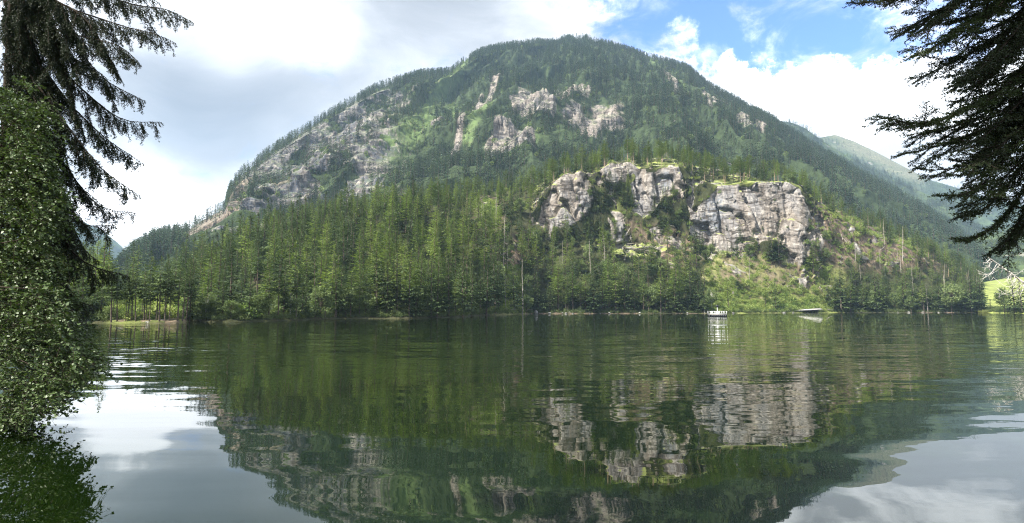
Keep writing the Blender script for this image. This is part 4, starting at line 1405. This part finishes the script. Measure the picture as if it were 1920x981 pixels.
rD = CAMH / (-ray(1345, 593.6)[1])
rx = ray(1345, 593)[0] * rD
raft = empty('swimming_raft', (rx, rD, 0)); tag(raft, 'small square raft with white railing on black floats', 'raft')
RW = 5.2
g = Geo(); g.box((0, 0, .74), (RW, RW, .12)); g.build('deck', M['deckwood'], raft)
for i in range(7):
    for sgn in (-1, 1):
        g = Geo(); x = -RW / 2 + .38 + i * (RW - .76) / 6
        g.tube([[x, sgn * 1.72 - .9, .24], [x, sgn * 1.72 - .86, .24], [x, sgn * 1.72 + .86, .24], [x, sgn * 1.72 + .9, .24]], [.05, .44, .44, .05], 12)
        g.build('float', M['black'], raft)
for sx in np.linspace(-1, 1, 5):
    for sy in (-1, 1):
        g = Geo(); g.box((sx * (RW / 2 - .08), sy * (RW / 2 - .08), 1.3), (.14, .14, 1.3)); g.build('railing_post', M['white'], raft)
for sy in (-.5, 0, .5):
    for sx in (-1, 1):
        g = Geo(); g.box((sx * (RW / 2 - .08), sy * RW, 1.3), (.12, .12, 1.3)) if abs(sy) < .4 else None
        if abs(sy) < .4: g.build('railing_post', M['white'], raft)
g = Geo()
for z in (1.12, 1.88):
    for s in (-1, 1):
        g.box((0, s * (RW / 2 - .08), z), (RW, .06, .09)); g.box((s * (RW / 2 - .08), 0, z + .003), (.06, RW - .3, .09))
g.build('railing', M['white'], raft)
g = Geo(); g.box((.1, .2, 1.25), (.95, .8, 1.1)); g.box((.1, .2, 1.83), (1.05, .9, .06)); g.build('locker', M['white'], raft)
g = Geo(); g.tube([[.1, .1, 1.8], [.1, .1, 3.5]], [.12, .10], 8); g.build('mast', M['white'], raft)
g = Geo(); g.tube([[.1, .1, 3.35], [.1, .1, 3.45], [.1, .1, 3.75], [.1, .1, 4.05], [.1, .1, 4.15]], [.1, .36, .46, .36, .1], 12); g.build('lamp_head', M['black'], raft, True)

# low jetty: long pale deck with a curved front on dark legs
jl, jr = wp(1463, 580.5, 372), wp(1532, 577.5, 384)
jc = (jl + jr) / 2
jet = empty('jetty', (jc[0], jc[1], 0)); tag(jet, 'long low pale wooden jetty deck on dark legs at the far shore', 'jetty')
n = 26
L = (jr[0] - jl[0]); xs = np.linspace(-L / 2, L / 2, n)
zt = np.interp(xs, [-L / 2, L / 2], [jl[2] - .3, jr[2] - .2])
yf = -4.2 * np.sqrt(np.clip(1 - (xs / (L / 2)) ** 2, 0, 1)) - .5
yb = np.full(n, 2.5)
g = Geo()
V = []
for x, z, a, b in zip(xs, zt, yf, yb):
    V += [[x, a, z - .45], [x, b, z], [x, b, z - .35], [x, a, z - 1.0]]
Q = []
for i in range(n - 1):
    k0, k1 = i * 4, i * 4 + 4
    for q in range(4): Q.append([k0 + q, k1 + q, k1 + (q + 1) % 4, k0 + (q + 1) % 4])
Q += [[0, 1, 2, 3], [4 * n - 1, 4 * n - 2, 4 * n - 3, 4 * n - 4]]
g.add(V, Q); g.build('deck', M['deckwood'], jet)
g = Geo()
for i in range(2, n - 3, 1):
    pass
g.add([[xs[3], yf[3] + .5, zt[3] - .36], [xs[-4], yf[-4] + .5, zt[-4] - .36], [xs[-4], yf[-4] + .9, zt[-4] - .36], [xs[3], yf[3] + .9, zt[3] - .36],
       [xs[3], yf[3] + .5, zt[3] - 1.5], [xs[-4], yf[-4] + .5, zt[-4] - 1.5], [xs[-4], yf[-4] + .9, zt[-4] - 1.5], [xs[3], yf[3] + .9, zt[3] - 1.5]],
      [[0, 1, 5, 4], [3, 2, 6, 7], [0, 1, 2, 3], [4, 5, 6, 7], [0, 3, 7, 4], [1, 2, 6, 5]])
g.build('shade_skirt', M['darkwood'], jet)  # dark skirt standing in for the shade and rocks below the deck
for i in range(3, n - 2, 3):
    for yy_ in (yf[i] * .75, .8):
        g = Geo(); g.box((xs[i], yy_, (zt[i] - .36 - 1.2) / 2), (.4, .4, zt[i] - .36 + 1.2)); g.build('leg', M['darkwood'], jet)

sc_ = ground_at(1889, 585)
sh = empty('shelter', (sc_[0], sc_[1] - 1, 0)); tag(sh, 'small open shelter with a flat dark roof at the right shore', 'shelter')
g = Geo(); g.box((0, 0, 3.6), (4.6, 3.4, .3)); g.build('roof', M['darkwood'], sh)
for sx in (-1, 1):
    for sy in (-1, 1):
        g = Geo(); g.box((sx * 1.6, sy * 1.2, 1.8), (.28, .28, 3.3)); g.build('post', M['darkwood'], sh)

# reed clumps by the meadow shore
def reeds(rng):
    g = Geo(); n = 220
    base = np.stack([rng.normal(0, 1.4, n), rng.normal(0, .7, n), np.zeros(n)], 1)
    d = np.stack([rng.normal(0, .28, n), rng.normal(0, .28, n), np.ones(n)], 1); d /= np.linalg.norm(d, axis=1)[:, None]
    side = np.cross(d, rng.normal(size=(n, 3))); side /= np.linalg.norm(side, axis=1)[:, None]
    g.kites(base, d, side, rng.uniform(1.0, 2.4, n), np.full(n, .14)); return g.mesh('reed_clump')
M['reed'] = foliage('reed_leaves', (.16, .19, .05), (.26, .28, .09), .3)
RE = [reeds(rp) for _ in range(3)]
for me in RE: me.materials.append(M['reed'])
for i in range(16):
    x = 1846 + i * 5.2 + rf.uniform(-1.5, 1.5)
    a_, e_ = ray(x, 586.8); D = CAMH / (-e_) + rf.uniform(-1, 2)
    o = bpy.data.objects.new('reed_clump', RE[i % 3]); COL.objects.link(o); o.location = (a_ * D, D, 0); s = rf.uniform(.8, 1.4); o.scale = (s, s, s)
    tag(o, 'yellow green reed clump at the water before the bright meadow, ' + ordinal(i + 1) + ' from left', 'reeds', 'reeds before the meadow')

# ================================================================== NEAR BANK (left, right and behind the camera)
def bank_attr(g, x, y):
    pass
g = Geo()
rows = []
ysb = [-60, -20, -6, -2.5, 0, 3, 8, 15, 25, 40, 60, 85, 110, 135, 160]
V = []
for y in ysb:
    xe = -(abs(max(y, 0)) * .915 + 1.6) if y > -2 else 0.0
    for kx, zz_ in ((0, -1.0), (.8, .25), (2.2, .75), (8, 1.5), (30, 2.5), (90, 3.5)):
        V.append([xe - kx - (0 if y > 0 else 0), y, zz_])
nc_ = 6
Q = [[i * nc_ + j, (i + 1) * nc_ + j, (i + 1) * nc_ + j + 1, i * nc_ + j + 1] for i in range(len(ysb) - 1) for j in range(nc_ - 1)]
V = np.array(V, float)
V[:, 2] += .15 * fbm(V / 3.0, 2)
g.add(V, Q)
V2 = V.copy(); V2[:, 0] = -V2[:, 0]
g.add(V2, [q[::-1] for q in Q])
# strip behind the viewer
ys2 = [-1.2, -2.0, -3.5, -8, -30, -60]; zs2 = [-1.0, .3, .9, 1.4, 2.2, 3]
V = [[x, y, z] for y, z in zip(ys2, zs2) for x in np.linspace(-30, 30, 13)]
Q = [[i * 13 + j, i * 13 + j + 1, (i + 1) * 13 + j + 1, (i + 1) * 13 + j] for i in range(5) for j in range(12)]
g.add(V, Q)
tag(g.build('near_bank', M['bank']), kind='structure')


# ================================================================== NEAR SPRUCES
def spline(pts, n):
    pts = np.asarray(pts, float)
    p = np.vstack([2 * pts[0] - pts[1], pts, 2 * pts[-1] - pts[-2]])
    out = []
    seg = len(pts) - 1
    for i in range(seg):
        t = np.linspace(0, 1, max(2, n // seg), endpoint=(i == seg - 1))[:, None]
        a, b, c, d = p[i], p[i + 1], p[i + 2], p[i + 3]
        out.append(.5 * ((2 * b) + (c - a) * t + (2 * a - 5 * b + 4 * c - d) * t ** 2 + (3 * b - a - 3 * c + d) * t ** 3))
    return np.concatenate(out)


def resample(path, step):
    seg = np.linalg.norm(np.diff(path, axis=0), axis=1); s = np.r_[0, np.cumsum(seg)]
    n = max(3, int(s[-1] / step) + 1)
    q = np.linspace(0, s[-1], n)
    return np.stack([np.interp(q, s, path[:, i]) for i in range(3)], 1), s[-1]


def unit(v):
    return v / (np.linalg.norm(v, axis=-1, keepdims=True) + 1e-9)


class Needles:
    def __init__(s): s.b = []; s.d = []; s.l = []; s.w = []
    def along(s, P0, P1, dens, nl, rng, w=.007):
        """needles along many straight twiglets P0->P1"""
        L = np.linalg.norm(P1 - P0, axis=1)
        cnt = np.maximum(3, (L * dens).astype(int))
        idx = np.repeat(np.arange(len(P0)), cnt)
        t = rng.random(len(idx))
        ax = unit(P1 - P0)[idx]
        base = P0[idx] + (P1 - P0)[idx] * t[:, None]
        r = rng.normal(size=base.shape); r = unit(r - ax * (r * ax).sum(1)[:, None])
        s.b.append(base); s.d.append(unit(r * .85 + ax * .75)); s.l.append(nl * rng.uniform(.7, 1.25, len(idx))); s.w.append(np.full(len(idx), w))
    def geo(s, rng):
        G = Geo()
        b = np.concatenate(s.b); d = np.concatenate(s.d)
        side = unit(np.cross(d, rng.normal(size=d.shape)))
        G.kites(b, d, side, np.concatenate(s.l), np.concatenate(s.w), 0.0)
        return G


def twigs(W, P0s, P1s, path, rng, style, lmax, step, taper=2.6):
    st, Lt = resample(path, step)
    m_ = len(st)
    tan = unit(np.gradient(st, axis=0))
    u = np.linspace(0, 1, m_)
    up = np.array([0, 0, 1.0])
    lat = unit(np.cross(tan, up) + 1e-4)
    for i in range(1, m_):
        prof = min(1, (1 - u[i]) * taper + .22) * min(1, .4 + u[i] * 3)
        for sgn in (-1, 1):
            if rng.random() < .15: continue
            L = lmax * prof * rng.uniform(.4, 1.3)
            if style == 'hang':
                d0 = unit(lat[i] * sgn * rng.uniform(.1, .9) + tan[i] * rng.uniform(.3, 1.0) - up * rng.uniform(.1, .9))
                d1 = unit(-up + rng.normal(0, .14, 3))
            else:
                d0 = unit(lat[i] * sgn * rng.uniform(.6, 1.2) + tan[i] * rng.uniform(.6, 1.3) + up * rng.normal(0, .28))
                d1 = unit(d0 + tan[i] * .4 - up * .15 + rng.normal(0, .15, 3))
            k = 4
            t = np.linspace(0, 1, k)[:, None]
            tw = st[i] + (d0 * (t - t * t * .5) + d1 * (t * t * .5)) * L
            tw[1:] += rng.normal(0, .012 * L, (k - 1, 3))
            W.tube(tw, np.linspace(.004, .0015, k), 3)
            P0s.append(tw[:-1]); P1s.append(tw[1:])
            for q in range(int(L / .07)):
                tt = rng.uniform(.1, .9); j = min(int(tt * (k - 1)), k - 2)
                b = tw[j] + (tw[j + 1] - tw[j]) * (tt * (k - 1) - j)
                ax = unit(tw[j + 1] - tw[j]); sl = min(.16, L * (.42 * (1 - tt) + .12) * rng.uniform(.5, 1.2))
                l2 = unit(np.cross(ax, up + rng.normal(0, .5, 3))) * (1 if q % 2 else -1)
                e = b + unit(l2 * .8 + ax * .9 - up * (.3 if style == 'hang' else .0)) * sl
                P0s.append(b[None]); P1s.append(e[None])
    h = st[int(m_ * .35):]
    P0s.append(h[:-1]); P1s.append(h[1:])


def bough(W, N, pts, r0, rng, style, lmax, step, nl, dens, sec=.5, every=.3, w=.009):
    """one bough: main stem, side boughs, and needled twigs on all of them"""
    path, Lt = resample(spline(pts, 24), .12)
    n = len(path)
    path = path + np.cumsum(rng.normal(0, .005, path.shape), 0)
    W.tube(path, np.linspace(r0, .004, n), 5)
    P0s, P1s = [], []
    twigs(W, P0s, P1s, path, rng, style, lmax, step)
    st, Lt = resample(path, every)
    tan = unit(np.gradient(st, axis=0)); up = np.array([0, 0, 1.0])
    for i in range(1, len(st) - 1):
        u = i / (len(st) - 1)
        sg = 1 if i % 2 else -1
        L = sec * min(1, (1 - u) * 2.2 + .15) * rng.uniform(.6, 1.25)
        lat = unit(np.cross(tan[i], up) + rng.normal(0, .25, 3)) * sg
        fall = rng.uniform(.25, .9) if style == 'hang' else rng.normal(.12, .25)
        d0 = unit(lat * rng.uniform(.4, .9) + tan[i] * rng.uniform(.6, 1.0) - up * fall)
        d1 = unit(d0 + up * (.35 if style == 'fan' else -.5))
        t = np.linspace(0, 1, 7)[:, None]
        sp_ = st[i] + (d0 * (t - .5 * t * t) + d1 * .5 * t * t) * L
        W.tube(sp_, np.linspace(.009, .003, 7), 4)
        twigs(W, P0s, P1s, sp_, rng, style, lmax * .62, step * 1.05)
    N.along(np.concatenate(P0s), np.concatenate(P1s), dens, nl, rng, w)
    return path


rn = np.random.default_rng(77)


def px_path(pts, Da, Db, jitter=0.0):
    n = len(pts)
    return [at(x, y, Da + (Db - Da) * i / (n - 1)) for i, (x, y) in enumerate(pts)]


# --- left spruce
LT = at(4, 300, 16.5)
lsp = empty('near_spruce', (LT[0], LT[1], .6)); tag(lsp, 'dark overhanging spruce at the upper left with long drooping boughs', 'spruce')
W, N = Geo(), Needles()
tr = Geo()
zt_ = np.linspace(0, 21, 12)
tr.tube(np.stack([LT[0] + .05 * np.sin(zt_), LT[1] + 0 * zt_, zt_ + .3], 1), .17 * (1 - zt_ / 22), 10)
L_B = [
    [(8, -120), (110, -45), (230, 2), (310, 15), (360, 38)],
    [(8, -70), (110, 5), (210, 42), (285, 62), (328, 80)],
    [(8, -40), (90, 45), (160, 70), (225, 85), (262, 118)],
    [(8, 0), (70, 50), (140, 110), (215, 160), (272, 190)],
    [(8, 30), (80, 90), (150, 165), (225, 222), (302, 230)],
    [(8, 60), (80, 130), (140, 205), (200, 262), (264, 304)],
    [(8, 80), (70, 165), (130, 250), (190, 320), (257, 366)],
    [(8, 120), (70, 220), (120, 310), (180, 385), (254, 402)],
    [(40, 200), (90, 300), (130, 370), (160, 420), (218, 425)],
    [(60, 260), (100, 360), (140, 430), (160, 470), (188, 494)],
    [(70, 330), (110, 430), (140, 480), (185, 505), (238, 520)],
    [(60, 380), (100, 480), (125, 530), (150, 560), (190, 575)],
    [(60, 420), (95, 520), (120, 580), (140, 640), (190, 682)],
    [(8, -150), (60, -60), (120, 30), (160, 110), (200, 150)],
    [(8, -160), (50, -40), (100, 70), (130, 160), (150, 240)],
    [(8, -60), (50, 60), (90, 170), (110, 260), (130, 330)],
    [(8, -200), (90, -110), (180, -50), (250, -20), (300, 10)],
    [(8, 0), (40, 110), (70, 200), (90, 300), (100, 380)],
    [(8, -180), (40, -90), (70, -20), (100, 40), (120, 100)],
    [(8, 100), (50, 230), (90, 330), (120, 420), (130, 500)],
    [(8, -100), (70, -20), (140, 20), (180, 60), (230, 150)],
]
for i, pts in enumerate(L_B):
    dD = rn.uniform(-.5, 1.6)
    bough(W, N, px_path(pts, 16.5, 16.5 + dD), .045, rn, 'hang', .66, .075, .046, 70, 1.05, .27, .018)
for i in range(16):       # inner, further boughs
    y0 = rn.uniform(-200, 260); a = rn.uniform(.9, 1.7)
    L = rn.uniform(90, 190)
    pts = [(6, y0), (6 + L * .4 * math.cos(a) + 15, y0 + L * .45), (6 + L * .8 * math.cos(a) + 35, y0 + L), (6 + L * math.cos(a) + 60, y0 + L * 1.35)]
    bough(W, N, px_path(pts, 16.5, 16.5 + rn.uniform(-.4, 2.8)), .04, rn, 'hang', .68, .12, .046, 60, .95, .42, .018)
off = np.array([LT[0], LT[1], .6])
def rel(G):
    G.V = [v - off for v in G.V]; return G
rel(tr).build('trunk', M['dark_bark'], lsp, True)
rel(W).build('boughs', M['dark_bark'], lsp)
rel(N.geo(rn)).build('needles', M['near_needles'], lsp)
print('left needles', sum(len(x) for x in N.b))

# --- right spruce
RT = at(1985, 300, 9.0)
rsp = empty('near_spruce', (RT[0], RT[1], .6)); tag(rsp, 'dark spruce reaching in from the right edge with dense fan-like boughs', 'spruce')
W, N, N2 = Geo(), Needles(), Needles()
tr = Geo()
tr.tube(np.stack([RT[0] + .05 * np.sin(zt_), RT[1] + 0 * zt_, zt_ + .3], 1), .17 * (1 - zt_ / 22), 10)
R_B = [
    [(1985, -130), (1850, -60), (1740, -15), (1650, 2), (1592, 6)],
    [(1985, -110), (1860, -30), (1770, 15), (1710, 45), (1664, 60)],
    [(1985, -60), (1890, 0), (1830, 30), (1770, 75), (1708, 106)],
    [(1985, -20), (1890, 60), (1820, 100), (1760, 130), (1712, 158)],
    [(1985, 60), (1890, 150), (1800, 205), (1720, 225), (1637, 212)],
    [(1985, 90), (1890, 180), (1810, 230), (1750, 245), (1700, 262)],
    [(1985, 110), (1900, 210), (1820, 255), (1750, 280), (1688, 292)],
    [(1985, 130), (1900, 230), (1840, 290), (1780, 318), (1730, 322)],
    [(1985, 160), (1910, 270), (1860, 330), (1820, 362), (1774, 376)],
    [(1985, 190), (1920, 310), (1880, 370), (1840, 400), (1795, 405)],
    [(1985, 220), (1930, 340), (1890, 400), (1850, 440), (1800, 455)],
    [(1985, 230), (1940, 360), (1905, 420), (1875, 455), (1845, 474)],
    [(1985, 260), (1950, 370), (1925, 430), (1905, 455), (1890, 470)],
    [(1985, -150), (1880, -90), (1800, -50), (1720, -30), (1660, -10)],
    [(1985, -160), (1870, -60), (1800, 10), (1760, 40), (1740, 80)],
]
for i, pts in enumerate(R_B):
    dD = rn.uniform(-.9, .7)
    NN = N2 if i in (2, 4, 6, 8, 10, 12) else N
    bough(W, NN, px_path(pts, 9.0, 9.0 + dD), .03, rn, 'fan', .30, .055, .034, 110, .8, .14, .012)
for i in range(26):
    y0 = rn.uniform(-220, 230)
    L = rn.uniform(80, 210); x1 = max(1985 - 70 - L, 1775 + rn.uniform(0, 40))
    fall = rn.uniform(.5, 1.5)
    w_ = 1985 - x1
    y1 = min(y0 + w_ * fall * .9, 455)
    pts = [(1985, y0), (1985 - w_ * .4, y0 + (y1 - y0) * .5), (1985 - w_ * .75, y0 + (y1 - y0) * .85), (x1, y1)]
    bough(W, N2 if i % 3 == 0 else N, px_path(pts, 9.0, 9.0 + rn.uniform(-1.6, 1.8)), .025, rn, 'fan', .30, .08, .034, 95, .65, .2, .012)
off = np.array([RT[0], RT[1], .6])
rel(tr).build('trunk', M['dark_bark'], rsp, True)
rel(W).build('boughs', M['dark_bark'], rsp)
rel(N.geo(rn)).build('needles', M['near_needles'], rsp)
tag(rel(N2.geo(rn)).build('fresh_needles', M['fresh_needles'], rsp), 'olive green younger needle sprays')
print('right needles', sum(len(x) for x in N.b + N2.b))

# --- left alder: leafy twigs hanging over the water
AL = at(-95, 560, 15.0)
ald = empty('alder', (AL[0], AL[1], .5)); tag(ald, 'leafy green alder leaning over the water at the left edge', 'alder')
W = Geo(); Lf = Geo()
by = np.array([175, 200, 250, 300, 350, 400, 450, 500, 550, 600, 650, 690, 715, 740, 770, 800, 812])
bx = np.array([22, 62, 84, 96, 104, 100, 96, 100, 114, 138, 158, 164, 162, 128, 92, 54, 20])
root = np.array([AL[0], AL[1], .5])
base_pts, dirs_, ls_ = [], [], []
limbs = []
for i in range(30):
    y = rn.uniform(190, 780); xb = np.interp(y, by, bx)
    x = xb - abs(rn.normal(0, 38)) - 14; D = 15 + rn.normal(0, 1.1)
    tip = at(x, y, D)
    st_ = root + np.array([rn.normal(0, .2), rn.normal(0, .4), max(.3, min(5, (tip[2]) * .4))])
    mid = (st_ + tip) / 2 + np.array([-.4, 0, .7])
    limb = spline([st_, mid, tip], 14)
    W.tube(limb, np.linspace(.045, .008, len(limb)), 5); limbs.append(limb)
W.tube(spline([root + [0, 0, -.6], root + [.2, 0, 2.5], root + [.5, .1, 5.2], root + [.9, 0, 7.8]], 14), np.linspace(.16, .03, 12), 8)
nT = 9500
y = rn.uniform(178, 812, nT); Dd = 15 + rn.normal(0, .9, nT)
xb = np.interp(y, by, bx) + 60 * fbm(np.stack([y / 50.0, Dd * .6, 0 * y], 1), 3) - 2
inset = np.where(rn.random(nT) < .55, np.abs(rn.normal(0, 1, nT)) * 42, rn.random(nT) * 190)
x = xb - inset - 6 * rn.random(nT)
clump = fbm(np.stack([x / 46.0, y / 26.0, Dd * 1.0], 1), 3)
ou = rn.random(nT) < .035
x = np.where(ou, xb + rn.random(nT) * 14, x); y = np.where(ou & (y < 260), y - rn.random(nT) * 34, y)
kp = ((clump > -.02) | ou) & (x > -120)
for xx, yy_, dd in zip(x[kp], y[kp], Dd[kp]):
    b = at(xx - 18, yy_ - 10, dd)
    L = rn.uniform(.3, .8)
    d0 = unit(np.array([rn.uniform(.1, 1.2), rn.normal(0, .5), rn.uniform(-.5, .5)])); d1 = unit(d0 * .6 + np.array([.2, 0, -1.0]))
    t = np.linspace(0, 1, 5)[:, None]
    tw = b + (d0 * (t - .5 * t * t) + d1 * .5 * t * t) * L
    W.tube(tw, np.linspace(.006, .002, 5), 3)
    nl_ = int(rn.integers(9, 17))
    tt = rn.uniform(.1, 1, nl_) * 4; j = np.minimum(tt.astype(int), 3)
    q = tw[j] + (tw[j + 1] - tw[j]) * (tt - j)[:, None]
    base_pts.append(q); dirs_.append(np.tile(d1, (nl_, 1)))
Bp = np.concatenate(base_pts); n = len(Bp)
d = unit(np.stack([rn.normal(0.2, .7, n), rn.normal(0, .7, n), rn.normal(-.25, .45, n)], 1))
side = unit(np.cross(d, np.array([0, 0, 1.0]) + rn.normal(0, .45, (n, 3))))
l = rn.uniform(.045, .10, n)
# folded leaves: two halves meeting at the midrib, pointed tip
wd_ = l * .40; upv = unit(np.cross(side, d))
v0 = Bp; v1 = Bp + d * (l * .38)[:, None] + side * wd_[:, None] + upv * (wd_ * .35)[:, None]; v2 = Bp + d * (l * 1.0)[:, None]
v3 = Bp + d * (l * .38)[:, None] - side * wd_[:, None] + upv * (wd_ * .35)[:, None]; v4 = Bp + d * (l * .72)[:, None] + side * (wd_ * .72)[:, None] + upv * (wd_ * .2)[:, None]
v5 = Bp + d * (l * .72)[:, None] - side * (wd_ * .72)[:, None] + upv * (wd_ * .2)[:, None]; v6 = Bp + d * (l * .4)[:, None]
V = np.stack([v0, v1, v4, v2, v5, v3, v6], 1).reshape(-1, 3)
k7 = np.arange(n)[:, None] * 7
Q = np.concatenate([np.concatenate([k7, k7 + 1, k7 + 2, k7 + 6], 1), np.concatenate([k7 + 6, k7 + 2, k7 + 3, k7 + 4], 1), np.concatenate([k7, k7 + 6, k7 + 4, k7 + 5], 1)])
Lf.add(V, Q)
off = np.array([AL[0], AL[1], .5])
rel(W).build('branches', M['dark_bark'], ald)
rel(Lf).build('leaves', M['birch_leaf'], ald)
print('leaves', n)

# low spruce boughs behind the alder
bD = 17.0
BT = at(-60, 500, bD)
bsp = empty('near_spruce', (BT[0], BT[1], .6)); tag(bsp, 'lower spruce half hidden behind the alder, boughs reaching to the water', 'spruce')
W, N = Geo(), Needles(); tr = Geo()
zq = np.linspace(0, 8.5, 8); tr.tube(np.stack([BT[0] + 0 * zq, BT[1] + 0 * zq, zq + .3], 1), .12 * (1 - zq / 9), 8)
for i in range(34):
    y0 = rn.uniform(320, 690); w_ = rn.uniform(140, 235) * (1 if y0 > 430 else .85)
    f = rn.uniform(.15, .5)
    x1 = -60 + w_ + (12 if y0 > 600 else 0)
    pts = [(-60, y0 - 60), (-60 + w_ * .4, y0 - 60 + w_ * f * .5), (-60 + w_ * .75, y0 - 60 + w_ * f), (x1, y0 - 60 + w_ * f * 1.15)]
    bough(W, N, px_path(pts, bD, bD + rn.uniform(-1.5, 1.8)), .028, rn, 'hang', .5, .11, .04, 55, .6, .4, .014)
off = np.array([BT[0], BT[1], .6])
rel(tr).build('trunk', M['dark_bark'], bsp, True)
rel(W).build('boughs', M['dark_bark'], bsp)
rel(N.geo(rn)).build('needles', M['fresh_needles'], bsp)

# bleached tree fallen over the water at the right
sn = empty('bleached_tree', (0, 0, 0)); tag(sn, 'bleached leafless tree leaning in from the right edge over the water', 'dead tree')
D0 = 70.0
a0 = at(2010, 592, D0 + 3); a1 = at(1852, 482, D0)
path = spline([a0, at(1935, 541, D0 + 1.5), at(1885, 505, D0 + .5), a1], 24)
g = Geo(); g.tube(path, np.linspace(.17, .05, len(path)), 7); g.build('trunk', M['bleached'], sn, True)
g = Geo()
for i in range(30):
    t = rn.uniform(.30, 1.0); q = path[min(int(t * (len(path) - 1)), len(path) - 1)]
    s = (1 - t) * 1.6 + 1.2
    sx = -1 if rn.random() < .85 else 1
    l = s * rn.uniform(.5, 1.3) * 1.3
    dirh = unit(np.array([sx * rn.uniform(.5, 1), rn.normal(0, .6), rn.uniform(-.5, .15)]))
    e = q + dirh * l; mid = q + dirh * l * .5 - np.array([0, 0, .34 * l]); e = e + np.array([0, 0, rn.uniform(-.35, .1) * l])
    cur = spline([q, mid, e], 12); g.tube(cur, np.linspace(.028, .009, len(cur)), 4)
    for _ in range(3):
        j = rn.integers(2, len(cur)); b = cur[j]; e2 = b + np.array([rn.normal(-.2, .4), rn.normal(0, .3), -rn.uniform(.1, .8)]) * .8
        g.tube([b, (b + e2) / 2 + [0, 0, -.06], e2], [.018, .014, .008], 3)
g.build('branches', M['bleached'], sn)

# tall trees added on the near bank, out of view, to shade the foreground
for i, (x, y, h, wh, kd) in enumerate([(-7, -12, 27, 'left behind', 'spruce'), (-10, -7.5, 36, 'close behind', 'pine'), (-5.5, -8, 36, 'right behind', 'pine'), (-14, -7, 35, 'far left behind', 'pine')]):
    o = make_tree(kd, (x, y, .8), h, i * 1.1, i, 'tall ' + kd + ' on the near bank ' + wh + ' the viewpoint, unseen, added for shade', None, .85 if i < 4 else .55)

# ================================================================== HAZE
hz = bpy.data.meshes.new('haze')
g = Geo(); g.box((0, 2050, 646), (8200, 4900, 1300)); hm = g.mesh('haze')
m, k, out = mat('haze_air')
pv = k.n('ShaderNodeVolumePrincipled')
pv.inputs['Color'].default_value = (0.50, 0.73, 1.0, 1)
pv.inputs['Density'].default_value = 0.00010
pv.inputs['Anisotropy'].default_value = 0.0
k.t.links.new(pv.outputs[0], out.inputs['Volume'])
tag(link('haze', hm, m), 'pale blue summer haze between the slopes', 'haze', kind='stuff')
